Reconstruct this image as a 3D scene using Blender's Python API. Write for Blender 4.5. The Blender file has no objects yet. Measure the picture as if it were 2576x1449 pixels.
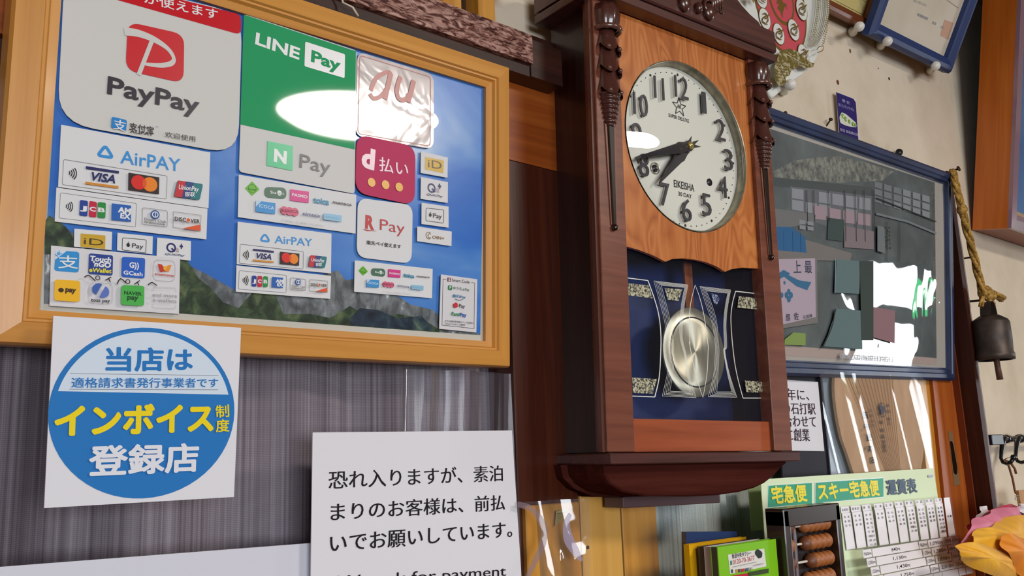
import bpy, bmesh, math, random
from mathutils import Vector, Matrix
import numpy as np
random.seed(7)
PI = math.pi
S = bpy.context.scene
U = .1                                   # building unit: one decimetre
OFF = Vector((0, 0, 1.5))                # eye height above the floor
W, H, FPX = 2576, 1449, 2300.0
YAW, PITCH, ROLL = .7239, .1841, -.0342

# ------------------------------------------------ camera
fw = np.array([math.sin(YAW)*math.cos(PITCH), math.cos(YAW)*math.cos(PITCH), math.sin(PITCH)])
_r = np.array([math.cos(YAW), -math.sin(YAW), 0.]); _u = np.cross(_r, fw)
rt = math.cos(ROLL)*_r + math.sin(ROLL)*_u
up = -math.sin(ROLL)*_r + math.cos(ROLL)*_u
cam = bpy.data.cameras.new('camera'); co = bpy.data.objects.new('camera', cam)
S.collection.objects.link(co); S.camera = co
cam.sensor_fit = 'HORIZONTAL'; cam.sensor_width = 36; cam.lens = 36*FPX/W; cam.clip_start = .02
co.matrix_world = Matrix(((rt[0], up[0], -fw[0], 0), (rt[1], up[1], -fw[1], 0), (rt[2], up[2], -fw[2], OFF.z), (0, 0, 0, 1)))

# ------------------------------------------------ world, daylight, fill lights, exposure
S.view_settings.view_transform = 'Standard'; S.view_settings.look = 'None'
S.view_settings.exposure = 1.12; S.view_settings.gamma = 1; S.view_settings.use_curve_mapping = False
S.cycles.use_denoising = True; S.cycles.max_bounces = 8; S.cycles.sample_clamp_indirect = 6
S.cycles.caustics_reflective = False; S.cycles.caustics_refractive = False
wd = bpy.data.worlds.new('world'); S.world = wd; wd.use_nodes = True
wd.node_tree.nodes['Background'].inputs[0].default_value = (.75, .86, 1, 1)
wd.node_tree.nodes['Background'].inputs[1].default_value = 2.2
LAMP_POWER = 25.0
def area(name, loc, rot, sx, sy, power, col):
    l = bpy.data.lights.new(name, 'AREA'); l.shape = 'RECTANGLE'; l.size = sx; l.size_y = sy; l.energy = power; l.color = col
    o = bpy.data.objects.new(name, l); S.collection.objects.link(o); o.location = loc; o.rotation_euler = rot
    return o
# daylight through the right window; added fill lights far and left, no windows there
area('daylight_right', (4.62, -1.15, 1.62), (0, PI/2, 0), 1.15, 1.7, 42, (.9, .96, 1))
area('fill_far', (-.9, -3.68, 1.55), (PI/2, 0, 0), 2.2, 1.3, 60, (.88, .94, 1))
area('fill_left', (-2.42, -.9, 1.5), (0, -PI/2, 0), 1.2, 1.4, 5, (.9, .95, 1))

# ------------------------------------------------ materials
def lin(c):
    if isinstance(c, str):
        c = tuple(int(c[i:i+2], 16) for i in (0, 2, 4))
    return tuple(((v/255)/12.92 if v/255 <= .04045 else ((v/255+.055)/1.055)**2.4) for v in c)+(1,)
_mc = {}
def mat(c, rough=.5, metal=0, coat=0, spec=.5, emit=0, alpha=1, name=None):
    k = (c if isinstance(c, str) else tuple(c), rough, metal, coat, spec, emit, alpha)
    if k in _mc: return _mc[k]
    m = bpy.data.materials.new(name or 'paint'); m.use_nodes = True
    b = m.node_tree.nodes['Principled BSDF']
    b.inputs['Base Color'].default_value = lin(c); b.inputs['Roughness'].default_value = rough
    b.inputs['Metallic'].default_value = metal; b.inputs['Coat Weight'].default_value = coat
    b.inputs['Coat Roughness'].default_value = .03
    b.inputs['Specular IOR Level'].default_value = spec
    if emit: b.inputs['Emission Color'].default_value = lin(c); b.inputs['Emission Strength'].default_value = emit
    if alpha < 1: b.inputs['Alpha'].default_value = alpha
    _mc[k] = m; return m
def nodes(name):
    m = bpy.data.materials.new(name); m.use_nodes = True; nt = m.node_tree
    def N(t, **kw):
        n = nt.nodes.new(t)
        for k, v in kw.items():
            if k.startswith('i_'): n.inputs[k[2:].replace('_', ' ')].default_value = v
            else: setattr(n, k, v)
        return n
    return m, nt, N, nt.links.new, nt.nodes['Principled BSDF']
def ramp(N, L, src, stops):
    r = N('ShaderNodeValToRGB'); e = r.color_ramp.elements
    e[0].position = stops[0][0]; e[0].color = lin(stops[0][1]); e[1].position = stops[-1][0]; e[1].color = lin(stops[-1][1])
    for p, c in stops[1:-1]:
        x = e.new(p); x.color = lin(c)
    L(src, r.inputs[0]); return r
def wood(name, stops, axis='X', rough=.4, coat=.2, fine=1.0, bump=.15, cath=0., stretch=22, spec=.5):
    m, nt, N, L, b = nodes(name)
    tc = N('ShaderNodeTexCoord'); mp = N('ShaderNodeMapping')
    s = [60*fine]*3; s['XYZ'.index(axis)] = 60*fine/stretch; mp.inputs['Scale'].default_value = s
    L(tc.outputs['Object'], mp.inputs[0])
    n1 = N('ShaderNodeTexNoise', i_Scale=1.0, i_Detail=6.0, i_Roughness=.62, i_Distortion=.4); L(mp.outputs[0], n1.inputs['Vector'])
    src = n1.outputs['Fac']
    if cath:
        mp2 = N('ShaderNodeMapping'); s2 = [15.]*3; s2['XYZ'.index(axis)] = 4.5; mp2.inputs['Scale'].default_value = s2
        L(tc.outputs['Object'], mp2.inputs[0])
        n2 = N('ShaderNodeTexNoise', i_Scale=1.0, i_Detail=1.5, i_Roughness=.4, i_Distortion=.9); L(mp2.outputs[0], n2.inputs['Vector'])
        k = N('ShaderNodeMath', operation='MULTIPLY'); k.inputs[1].default_value = 16; L(n2.outputs['Fac'], k.inputs[0])
        f = N('ShaderNodeMath', operation='PINGPONG'); f.inputs[1].default_value = .5; L(k.outputs[0], f.inputs[0])
        f2 = N('ShaderNodeMath', operation='MULTIPLY'); f2.inputs[1].default_value = cath; L(f.outputs[0], f2.inputs[0])
        ad = N('ShaderNodeMath', operation='ADD'); L(f2.outputs[0], ad.inputs[0])
        hh = N('ShaderNodeMath', operation='MULTIPLY'); hh.inputs[1].default_value = 1-cath*.5; L(n1.outputs['Fac'], hh.inputs[0]); L(hh.outputs[0], ad.inputs[1])
        src = ad.outputs[0]
    r = ramp(N, L, src, stops); L(r.outputs[0], b.inputs['Base Color'])
    bp = N('ShaderNodeBump', i_Strength=bump, i_Distance=.002); L(src, bp.inputs['Height']); L(bp.outputs[0], b.inputs['Normal'])
    b.inputs['Roughness'].default_value = rough; b.inputs['Coat Weight'].default_value = coat; b.inputs['Coat Roughness'].default_value = .12
    b.inputs['Specular IOR Level'].default_value = spec
    return m
def noisy(name, stops, scale=20, detail=5, rough=.6, coat=0, bump=0, stretch=(1, 1, 1), metal=0, dist=.002, coat_bump=0, distortion=0):
    m, nt, N, L, b = nodes(name)
    tc = N('ShaderNodeTexCoord'); mp = N('ShaderNodeMapping'); mp.inputs['Scale'].default_value = stretch
    L(tc.outputs['Object'], mp.inputs[0])
    n = N('ShaderNodeTexNoise', i_Scale=float(scale), i_Detail=float(detail), i_Roughness=.6, i_Distortion=float(distortion)); L(mp.outputs[0], n.inputs['Vector'])
    r = ramp(N, L, n.outputs['Fac'], stops); L(r.outputs[0], b.inputs['Base Color'])
    b.inputs['Roughness'].default_value = rough; b.inputs['Metallic'].default_value = metal; b.inputs['Coat Weight'].default_value = coat
    b.inputs['Coat Roughness'].default_value = .04
    if bump:
        bp = N('ShaderNodeBump', i_Strength=bump, i_Distance=dist); L(n.outputs['Fac'], bp.inputs['Height']); L(bp.outputs[0], b.inputs['Normal'])
        if coat_bump: L(bp.outputs[0], b.inputs['Coat Normal'])
    return m
def sheet(name, tint=(1, 1, 1), haze=0.0, rough=.02, wav=0, wscale=20, ior=1.45, hcol='ffffff', gain=1.0, stretch=(1, 1, 1)):
    """thin clear glass or film: transparent, with fresnel gloss and a little milky haze"""
    m, nt, N, L, b = nodes(name); nt.nodes.remove(b); out = nt.nodes['Material Output']
    t = N('ShaderNodeBsdfTransparent'); t.inputs[0].default_value = (*tint, 1)
    g = N('ShaderNodeBsdfGlossy'); g.inputs['Roughness'].default_value = rough
    fr = N('ShaderNodeFresnel'); fr.inputs[0].default_value = ior
    if wav:
        tc = N('ShaderNodeTexCoord'); mp = N('ShaderNodeMapping'); mp.inputs['Scale'].default_value = stretch; L(tc.outputs['Object'], mp.inputs[0])
        n = N('ShaderNodeTexNoise', i_Scale=float(wscale), i_Detail=2.0, i_Distortion=.8); L(mp.outputs[0], n.inputs['Vector'])
        bp = N('ShaderNodeBump', i_Strength=wav, i_Distance=.01); L(n.outputs['Fac'], bp.inputs['Height'])
        L(bp.outputs[0], g.inputs['Normal']); L(bp.outputs[0], fr.inputs['Normal'])
    mu = N('ShaderNodeMath', operation='MULTIPLY', use_clamp=True); mu.inputs[1].default_value = gain; L(fr.outputs[0], mu.inputs[0])
    src = t
    if haze:
        d = N('ShaderNodeBsdfDiffuse'); d.inputs[0].default_value = lin(hcol)
        x0 = N('ShaderNodeMixShader'); x0.inputs[0].default_value = haze; L(t.outputs[0], x0.inputs[1]); L(d.outputs[0], x0.inputs[2]); src = x0
    x = N('ShaderNodeMixShader'); L(mu.outputs[0], x.inputs[0]); L(src.outputs[0], x.inputs[1]); L(g.outputs[0], x.inputs[2])
    L(x.outputs[0], out.inputs['Surface']); return m

# ------------------------------------------------ frames of reference: a pixel of the photograph becomes a point on a real plane
def ray(px, py): return fw+(px-W/2)/FPX*rt-(py-H/2)/FPX*up
class Fr:
    def __init__(s, O, roll=0., lean=0., yaw=0., M=None):
        s.O = np.array(O, float)
        if M is None:
            c, q = math.cos(roll), math.sin(roll)
            x = np.array([c, 0, q]); z = np.array([-q, -math.sin(lean), c*math.cos(lean)]); z /= np.linalg.norm(z)
            x = x-z*(x@z); x /= np.linalg.norm(x)
            R = np.array([[math.cos(yaw), -math.sin(yaw), 0], [math.sin(yaw), math.cos(yaw), 0], [0, 0, 1]])
            x, z = R@x, R@z; M = np.stack([x, np.cross(z, x), z], 1)
        s.M = M
    def P(s, px, py, d=0.):
        dr = ray(px, py); n = s.M[:, 1]; t = (n@s.O+d)/(n@dr); q = s.M.T@(dr*t-s.O); return (q[0], q[2])
    def PX(s, px, py, x):
        dr = ray(px, py); n = s.M[:, 0]; t = (n@s.O+x)/(n@dr); q = s.M.T@(dr*t-s.O); return (q[1], q[2])
    def sh(s, x=0, y=0, z=0): return Fr(s.O+s.M@np.array([x, y, z]), M=s.M)
    def at(s, px, py, d=0.):
        x, z = s.P(px, py, d); return s.sh(x, d, z)
    def mw(s):
        M, o = s.M, s.O*U+np.array(OFF)
        return Matrix([[*M[i], o[i]] for i in range(3)]+[[0, 0, 0, 1]])
WORLD = Fr((0, 0, 0))

# ------------------------------------------------ mesh building
def tag(o, label=None, cat=None, group=None, kind=None):
    if label: o['label'] = label
    if cat: o['category'] = cat
    if group: o['group'] = group
    if kind: o['kind'] = kind
    return o
def thing(name, label, cat, fr, group=None):
    o = bpy.data.objects.new(name, None); o.empty_display_size = .02; S.collection.objects.link(o)
    o.matrix_world = fr.mw(); return tag(o, label, cat, group)
def rnd(pts, r, n=5):
    out = []; k = len(pts)
    for i in range(k):
        p0, p, p1 = (np.array(pts[(i+j) % k], float) for j in (-1, 0, 1))
        a, b = p0-p, p1-p; la, lb = np.linalg.norm(a), np.linalg.norm(b); rr = min(r, la*.48, lb*.48)
        a, b = p+a/la*rr, p+b/lb*rr
        for j in range(n+1):
            t = j/n; out.append(tuple((1-t)**2*a+2*t*(1-t)*p+t*t*b))
    return out
class MB:
    def __init__(s): s.v = []; s.f = []; s.m = []; s.sm = []; s.mats = []
    def mi(s, m):
        if m not in s.mats: s.mats.append(m)
        return s.mats.index(m)
    def add(s, vs, fs, m, smooth=False):
        b = len(s.v); s.v += [tuple(map(float, v)) for v in vs]; k = s.mi(m)
        for f in fs: s.f.append([i+b for i in f]); s.m.append(k); s.sm.append(smooth)
        return s
    def box(s, x0, x1, y0, y1, z0, z1, m):
        v = [(x, y, z) for x in (x0, x1) for y in (y0, y1) for z in (z0, z1)]
        return s.add(v, [(0, 1, 3, 2), (4, 6, 7, 5), (0, 4, 5, 1), (2, 3, 7, 6), (0, 2, 6, 4), (1, 5, 7, 3)], m)
    def bbox(s, x0, x1, y0, y1, z0, z1, m, r=.02):
        return s.prism(rnd([(x0, z0), (x1, z0), (x1, z1), (x0, z1)], r, 2), y0, y1, m, bev=r*.6)
    def prism(s, pts, y0, y1, m, smooth=False, bev=0):
        """polygon in x,z pushed from y0 (front) to y1 (back); bev: chamfer on the front edge"""
        n = len(pts); ar = sum(pts[i][0]*pts[(i+1) % n][1]-pts[(i+1) % n][0]*pts[i][1] for i in range(n))
        if ar < 0: pts = pts[::-1]
        if bev:
            c = np.array(pts).mean(0); ins = []
            for i in range(n):
                p0, p, p1 = (np.array(pts[(i+j) % n], float) for j in (-1, 0, 1))
                d = p1-p0; d /= (np.linalg.norm(d)+1e-9); ins.append(tuple(p+np.array([-d[1], d[0]])*bev))
            v = [(x, y0, z) for x, z in ins]+[(x, y0+bev, z) for x, z in pts]+[(x, y1, z) for x, z in pts]
            f = [list(range(n)), list(range(2*n, 3*n))[::-1]]
            for a in (0, n): f += [(a+i, a+n+i, a+n+(i+1) % n, a+(i+1) % n) for i in range(n)]
        else:
            v = [(x, y0, z) for x, z in pts]+[(x, y1, z) for x, z in pts]
            f = [list(range(n)), list(range(n, 2*n))[::-1]]+[(i, n+i, n+(i+1) % n, (i+1) % n) for i in range(n)]
        return s.add(v, f, m, smooth)
    def grid(s, fn, nu, nv, m, smooth=True, wu=False, wv=False):
        v = [fn(i/(nu if wu else nu-1), j/(nv if wv else nv-1)) for i in range(nu) for j in range(nv)]
        f = []
        for i in range(nu if wu else nu-1):
            for j in range(nv if wv else nv-1):
                a, b = i*nv+j, ((i+1) % nu)*nv+j; c, d = ((i+1) % nu)*nv+(j+1) % nv, i*nv+(j+1) % nv
                f.append((a, b, c, d))
        return s.add(v, f, m, smooth)
    def lathe(s, prof, m, c=(0, 0, 0), axis='z', n=32, smooth=True, mod=None, a0=0, a1=2*PI):
        """prof: (radius, height) pairs; axis z (up) or y (towards the wall)"""
        full = abs(a1-a0-2*PI) < 1e-6
        def fn(u, v):
            k = v*(len(prof)-1); i = min(int(k+1e-9), len(prof)-2); t = k-i
            r = prof[i][0]*(1-t)+prof[i+1][0]*t; h = prof[i][1]*(1-t)+prof[i+1][1]*t
            a = a0+(a1-a0)*u
            if mod: r = mod(r, h, a)
            x, q = r*math.cos(a), r*math.sin(a)
            return (c[0]+x, c[1]+q, c[2]+h) if axis == 'z' else (c[0]+x, c[1]+h, c[2]+q)
        return s.grid(fn, n if full else n+1, len(prof), m, smooth, wu=full)
    def ball(s, c, r, m, n=10):
        rx, ry, rz = (r, r, r) if isinstance(r, (int, float)) else r
        return s.grid(lambda u, v: (c[0]+rx*math.cos(2*PI*u)*math.sin(PI*v), c[1]+ry*math.sin(2*PI*u)*math.sin(PI*v), c[2]+rz*math.cos(PI*v)), n*2, n, m, True, wu=True)
    def tube(s, pts, r, m, n=8, cap=True):
        P = [np.array(p, float) for p in pts]; k = len(P); rr = r if isinstance(r, (list, tuple)) else [r]*k
        v = []; prev = None
        for i in range(k):
            t = P[min(i+1, k-1)]-P[max(i-1, 0)]; t /= (np.linalg.norm(t)+1e-12)
            a = prev if prev is not None else (np.array([0, 0, 1.]) if abs(t[2]) < .9 else np.array([1., 0, 0]))
            a = a-t*(a@t); a /= (np.linalg.norm(a)+1e-12); prev = a; b = np.cross(t, a)
            for j in range(n):
                q = 2*PI*j/n; v.append(P[i]+rr[i]*(math.cos(q)*a+math.sin(q)*b))
        f = [(i*n+j, i*n+(j+1) % n, (i+1)*n+(j+1) % n, (i+1)*n+j) for i in range(k-1) for j in range(n)]
        if cap: f += [list(range(n))[::-1], list(range((k-1)*n, k*n))]
        return s.add(v, f, m, True)
    def out(s, name, parent=None, fr=None, flip=True):
        me = bpy.data.meshes.new(name)
        me.from_pydata([(x*U, y*U, z*U) for x, y, z in s.v], [], s.f)
        for m in s.mats: me.materials.append(m)
        me.polygons.foreach_set('material_index', s.m); me.polygons.foreach_set('use_smooth', s.sm)
        me.update()
        if flip and len(s.f) > 1:
            bm = bmesh.new(); bm.from_mesh(me); bmesh.ops.recalc_face_normals(bm, faces=bm.faces); bm.to_mesh(me); bm.free()
        o = bpy.data.objects.new(name, me); S.collection.objects.link(o)
        if parent: o.parent = parent
        if fr is not None: o.matrix_world = fr.mw()
        return o
def pane(x0, x1, y, z0, z1, m, name='pane', parent=None):
    return MB().add([(x0, y, z0), (x1, y, z0), (x1, y, z1), (x0, y, z1)], [(0, 1, 2, 3)], m).out(name, parent)
def rails(root, x0, z0, x1, z1, prof, mh, mv, name='frame_rail'):
    """four mitred rails; prof: (inset, y) from the outer back edge round to the inner back edge"""
    C = [(x0, z0), (x1, z0), (x1, z1), (x0, z1)]; D = [(1, 1), (-1, 1), (-1, -1), (1, -1)]
    for i in range(4):
        j = (i+1) % 4; v = []
        for ins, y in prof:
            for k in (i, j): v.append((C[k][0]+D[k][0]*ins, y, C[k][1]+D[k][1]*ins))
        n = len(prof); f = [(2*a, 2*a+1, 2*((a+1) % n)+1, 2*((a+1) % n)) for a in range(n)]
        f += [[2*a for a in range(n)], [2*a+1 for a in range(n)][::-1]]
        b = MB().add(v, f, mh if i % 2 == 0 else mv); o = b.out(name, root)
        bm = bmesh.new(); bm.from_mesh(o.data); bmesh.ops.recalc_face_normals(bm, faces=bm.faces); bm.to_mesh(o.data); bm.free()

# ------------------------------------------------ print: lettering and flat shapes lying on a plane
_tc = {}
def glyphs(t, bold=0., shear=0.):
    k = (t, bold, shear)
    if k in _tc: return _tc[k]
    c = bpy.data.curves.new('t', 'FONT'); c.body = t; c.size = 1; c.offset = bold; c.shear = shear; c.resolution_u = 3
    o = bpy.data.objects.new('t', c); S.collection.objects.link(o)
    dg = bpy.context.evaluated_depsgraph_get(); me = bpy.data.meshes.new_from_object(o.evaluated_get(dg))
    v = [(p.co.x, p.co.y) for p in me.vertices]; f = [list(p.vertices) for p in me.polygons]
    bpy.data.objects.remove(o); bpy.data.curves.remove(c); bpy.data.meshes.remove(me)
    _tc[k] = (v, f); return _tc[k]
class Ink:
    STEP = .0016
    def __init__(s, fr, d=0.): s.fr = fr; s.d = d; s.b = MB(); s.k = 1
    def y(s): s.k += 1; return s.d-s.k*s.STEP
    def P(s, q): return s.fr.P(q[0], q[1], s.d)
    def L(s, q, dy): a, b = s.P(q), s.P((q[0], q[1]-dy)); return math.hypot(a[0]-b[0], a[1]-b[1])
    def flat(s, pts, m):
        n = len(pts); ar = sum(pts[i][0]*pts[(i+1) % n][1]-pts[(i+1) % n][0]*pts[i][1] for i in range(n))
        if ar < 0: pts = pts[::-1]
        y = s.y(); s.b.add([(x, y, z) for x, z in pts], [list(range(n))], m); return s
    def poly(s, pts, m, r=0):
        q = [s.P(p) for p in pts]
        if r: q = rnd(q, s.L(pts[0], r))
        return s.flat(q, m)
    def line(s, pts, w, m, closed=False, r=0):
        """ribbon of photograph width w (or a list of widths) along the points"""
        q = [np.array(s.P(p)) for p in pts]; sc = s.L(pts[0], 1.)
        if r: q = [np.array(p) for p in rnd(q, sc*r, 4)]
        n = len(q); ww = [x*sc/2 for x in w] if isinstance(w, (list, tuple)) else [w*sc/2]*n
        A, B = [], []
        for i in range(n):
            p0 = q[(i-1) % n] if closed or i else q[i]; p1 = q[(i+1) % n] if closed or i < n-1 else q[i]
            d0, d1 = q[i]-p0, p1-q[i]; d0 = d0/(np.linalg.norm(d0)+1e-12); d1 = d1/(np.linalg.norm(d1)+1e-12)
            d = d0+d1; l = np.linalg.norm(d); d = d/l if l > 1e-6 else d1
            nn = np.array([-d[1], d[0]]); c = max(.35, abs(nn@np.array([-d1[1], d1[0]])) if np.linalg.norm(d1) > .5 else 1)
            A.append(q[i]+nn*ww[i]/c); B.append(q[i]-nn*ww[i]/c)
        y = s.y(); v = [(a[0], y, a[1]) for a in A]+[(a[0], y, a[1]) for a in B]
        f = [((i+1) % n, i, n+i, n+(i+1) % n) for i in range(n if closed else n-1)]
        s.b.add(v, f, m); return s
    def curve(s, pts, w, m, n=6):
        P = [np.array(p, float) for p in pts]; out = []; ws = []; k = len(P)
        for i in range(k-1):
            p0, p1, p2, p3 = P[max(i-1, 0)], P[i], P[i+1], P[min(i+2, k-1)]
            for j in range(n):
                t = j/n; out.append(.5*((2*p1)+(-p0+p2)*t+(2*p0-5*p1+4*p2-p3)*t*t+(-p0+3*p1-3*p2+p3)*t**3))
                if isinstance(w, (list, tuple)): ws.append(w[i]*(1-t)+w[i+1]*t)
        out.append(P[-1])
        if isinstance(w, (list, tuple)): ws.append(w[-1])
        return s.line(out, ws or w, m)
    def circ(s, c, r, m, a0=0, a1=360, n=36, ry=None, sq=1):
        q = s.P(c); R = s.L(c, r); RZ = s.L(c, ry) if ry else R
        return s.flat([(q[0]+R*sq*math.cos(math.radians(a0+(a1-a0)*i/n)), q[1]+RZ*math.sin(math.radians(a0+(a1-a0)*i/n))) for i in range(n if a1-a0 >= 360 else n+1)], m)
    def ring(s, c, r, w, m, a0=0, a1=360, n=36):
        q = s.P(c); R = s.L(c, r); w = s.L(c, w)/2; y = s.y(); full = a1-a0 >= 360; k = n if full else n+1; v = []
        for i in range(k):
            a = math.radians(a0+(a1-a0)*i/n); v += [(q[0]+(R-w)*math.cos(a), y, q[1]+(R-w)*math.sin(a)), (q[0]+(R+w)*math.cos(a), y, q[1]+(R+w)*math.sin(a))]
        s.b.add(v, [(2*i, 2*i+1, (2*i+3) % (2*k), (2*i+2) % (2*k)) for i in range(k if full else k-1)], m); return s
    def text(s, t, a, b, h, m, bold=0., shear=0., bb=None, mincho=False):
        """lettering whose baseline (or, for Japanese, lower edge) runs from pixel a to pixel b, h pixels tall"""
        cjk = any(ord(c) > 0x2E80 for c in t) if bb is None else bb
        cj = any(ord(c) > 0x2E80 for c in t)
        v, f = glyphs(t, 0 if cj else bold, shear)
        if not v: return s
        lift = [0]*len(v)
        if cj and (bold > 0 or mincho):      # heavier strokes: the same glyphs struck again a little to each side
            bw = bold if bold > 0 else .0
            D = [(0, 0)]+[(bw*math.cos(a*PI/4), bw*math.sin(a*PI/4)) for a in (range(8) if bold > .02 else (1, 3, 5, 7))] if bw else [(-.011, 0), (0, 0), (.011, 0)]
            n0 = len(v); f = [[q+k*n0 for q in fa] for k in range(len(D)) for fa in f]; v = [(p[0]+dx, p[1]+dz) for dx, dz in D for p in v]; lift = [k*.00025 for k in range(len(D)) for _ in range(n0)]
        x0, x1 = min(p[0] for p in v), max(p[0] for p in v); z0, z1 = min(p[1] for p in v), max(p[1] for p in v)
        if not cjk: z0, z1 = 0., .73
        A, B = np.array(s.P(a)), np.array(s.P(b)); d = B-A; l = np.linalg.norm(d); d /= l; nn = np.array([-d[1], d[0]])
        hh = s.L(a, h/2)+s.L(b, h/2); y = s.y()
        s.b.add([(*(A+d*l*(p[0]-x0)/(x1-x0)+nn*hh*(p[1]-z0)/(z1-z0)), y) for p in v], f, m)
        k = len(v); s.b.v[-k:] = [(p[0], p[2]-e, p[1]) for p, e in zip(s.b.v[-k:], lift)]
        return s
    def out(s, name='print', parent=None):
        return s.b.out(name, parent, flip=False) if s.b.v else None
def card(name, label, cat, fr, quad, m, d=0., th=.008, r=0, group=None, curl=None):
    """a flat thing: its root sits at its own corner; returns root, ink"""
    cx = sum(q[0] for q in quad)/4; cy = sum(q[1] for q in quad)/4
    f2 = fr.at(cx, cy, d)
    root = thing(name, label, cat, f2, group)
    pts = [f2.P(*q) for q in quad]
    if r: pts = rnd(pts, r, 6)
    MB().prism(pts, -th, 0, m).out('sheet', root)
    return root, Ink(f2, -th)
# ================================================================= the room
WALLY = 7.9
plaster = noisy('plaster', [(.2, 'c4b49c'), (.45, 'd6c8b2'), (.6, 'decfba'), (.9, 'e6dac8')], scale=7, detail=9, rough=.9, bump=.25, dist=.002)
dark_wood = wood('dark_timber', [(.25, '1c0c08'), (.5, '35170f'), (.75, '4a2417')], 'X', .45, .15)
dark_wood_v = wood('dark_timber_upright', [(.25, '200c08'), (.5, '3a170f'), (.75, '4f2417')], 'Z', .38, .3)
honey_h = wood('honey_timber', [(.2, '9c5514'), (.5, 'b96a1c'), (.8, 'cb7f2c')], 'X', .42, .25, stretch=30)
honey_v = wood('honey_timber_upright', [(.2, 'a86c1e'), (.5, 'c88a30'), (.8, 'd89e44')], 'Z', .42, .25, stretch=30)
red_h = wood('amber_timber', [(.2, '6a2b0c'), (.5, '8c4212'), (.8, 'a0551c')], 'X', .4, .25, stretch=30)
red_v = wood('amber_timber_upright', [(.2, '7a350e'), (.5, '9c4c14'), (.8, 'b0611f')], 'Z', .5, .05, stretch=30)
def struct(name, b, fr=None, parent=None, label=None, cat=None):
    o = b.out(name, parent, fr)
    if not parent: tag(o, label, cat, kind='structure')
    return o
# back wall: plaster above the door head and beyond the post
w = MB(); w.box(-24, 46, WALLY, WALLY+1, 4.7, 10.6, plaster); w.box(19.1, 46, WALLY, WALLY+1, -15, 4.7, plaster); w.box(-24, -6, WALLY, WALLY+1, -15, 4.7, plaster)
struct('wall_back', w, WORLD, label='cream plaster wall with nail holes behind clock and pictures', cat='wall')
outer = mat('9a8a76', .9)
struct('wall_side', MB().box(-6, 19, 8.9, 9, -15, 4.7, outer), WORLD, label='plain corridor wall behind the lace curtains', cat='wall')
struct('wall_right', MB().box(46, 47, -5.0, 9, -15, 10.6, outer).box(46, 47, -37, -10.2, -15, 10.6, outer).box(46, 47, -10.2, -5.0, 6.2, 10.6, outer).box(46, 47, -10.2, -5.0, -15, -3.2, outer), WORLD, label='plain side wall with a window, far to the right', cat='wall')
struct('wall_left', MB().box(-25, -24, -37, 9, -15, 10.6, outer), WORLD, label='plain side wall on the left', cat='wall')
struct('wall_front', MB().box(-24, 46, -38, -37, -15, 10.6, outer), WORLD, label='plain wall behind the viewer', cat='wall')
struct('floor', MB().box(-24, 46, -37, 8.9, -15.4, -15, wood('floor_boards', [(.2, '3a2415'), (.8, '6b4a2c')], 'X', .4, .2)), WORLD, label='brown board floor', cat='floor')
struct('ceiling', MB().box(-24, 46, -37, 8.9, 10.6, 11, mat('8f7b60', .9)), WORLD, label='dull board ceiling', cat='ceiling')
# window in the right wall, mirrored in the glass of the shop picture
w1 = MB(); fm = mat('3b2a1e', .5)
for (a, b_, c, d_) in ((-10.2, -9.9, -3.2, 6.2), (-6.0, -5.0, -3.2, 6.2), (-10.2, -5, -3.2, -2.9), (-10.2, -5, 5.9, 6.2), (-10.2, -5, 2.8, 3.7)): w1.box(45.8, 46.3, a, b_, c, d_, fm)
struct('window_1', w1, WORLD, label='small two-pane window in the side wall', cat='window')

# door opening under the head beam: curtain behind glass, stiles, post
beam = tag(MB().box(-6, 18.95, 7.62, 8.2, 3.42, 4.62, red_h).out('trim_1', None, WORLD), 'amber door head beam running behind board and clock', 'beam', kind='structure')
def rough_beam():
    m, nt, N, L, b = nodes('weathered_beam')
    tc = N('ShaderNodeTexCoord'); mp = N('ShaderNodeMapping'); mp.inputs['Scale'].default_value = (26, 60, 90); L(tc.outputs['Object'], mp.inputs[0])
    n = N('ShaderNodeTexNoise', i_Scale=2.2, i_Detail=5.0, i_Roughness=.65, i_Distortion=1.2); L(mp.outputs[0], n.inputs['Vector'])
    r = ramp(N, L, n.outputs['Fac'], [(.34, '2a0f0b'), (.46, '6a3a30'), (.54, 'b08478'), (.68, 'd0a89c')]); L(r.outputs[0], b.inputs['Base Color'])  # pale pink tones carry the highlights on the rough face
    bp = N('ShaderNodeBump', i_Strength=.9, i_Distance=.004); L(n.outputs['Fac'], bp.inputs['Height']); L(bp.outputs[0], b.inputs['Normal'])
    b.inputs['Roughness'].default_value = .3; return m
XE = WORLD.P(1339, 100, 7.3)[0]; nb = MB(); zz = WORLD.P(1332, 86, 7.25)[1]; zb = WORLD.P(1150, 57, 7.25)[1]
z_top = WORLD.P(1332, 86, 7.3)[1]
nb.box(-6, XE, 7.3, 7.9, z_top-.36, z_top, rough_beam())
nb.box(-6, XE, 7.36, 7.62, z_top-.5, z_top-.36, dark_wood)
nb.box(XE, 18.9, 7.62, 7.9, 4.62, WORLD.P(1332, 86, 7.62)[1], dark_wood); nb.box(XE, 7.42, 7.34, 7.62, z_top-.5, z_top-.03, dark_wood)  # short dark end box stands for the beam in the clock's shadow
struct('trim_2', nb, WORLD, label='weathered dark beam with a rough scaly face above the board', cat='beam')
p1, p2 = WORLD.P(2398, 435, 7.3), WORLD.P(2513, 1272, 7.3)
post = Fr((p1[0], 7.3, p1[1]), roll=math.atan2(p2[0]-p1[0], p1[1]-p2[1]))
pb = MB()
pl_ = post.P(2414, 1100, .44)[0]; post_m = wood('post_timber', [(.25, '240d08'), (.5, '3c1a10'), (.75, '502718')], 'Z', .5, .0, spec=.25)
pb.box(pl_, -.1, 0, .44, -20, 0, post_m)
pb.box(pl_-.05, pl_, .3, .44, -20, -.4, wood('post_bead', [(.2, '5a2410'), (.8, '7c3a1c')], 'Z', .5, 0, spec=.25))
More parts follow.
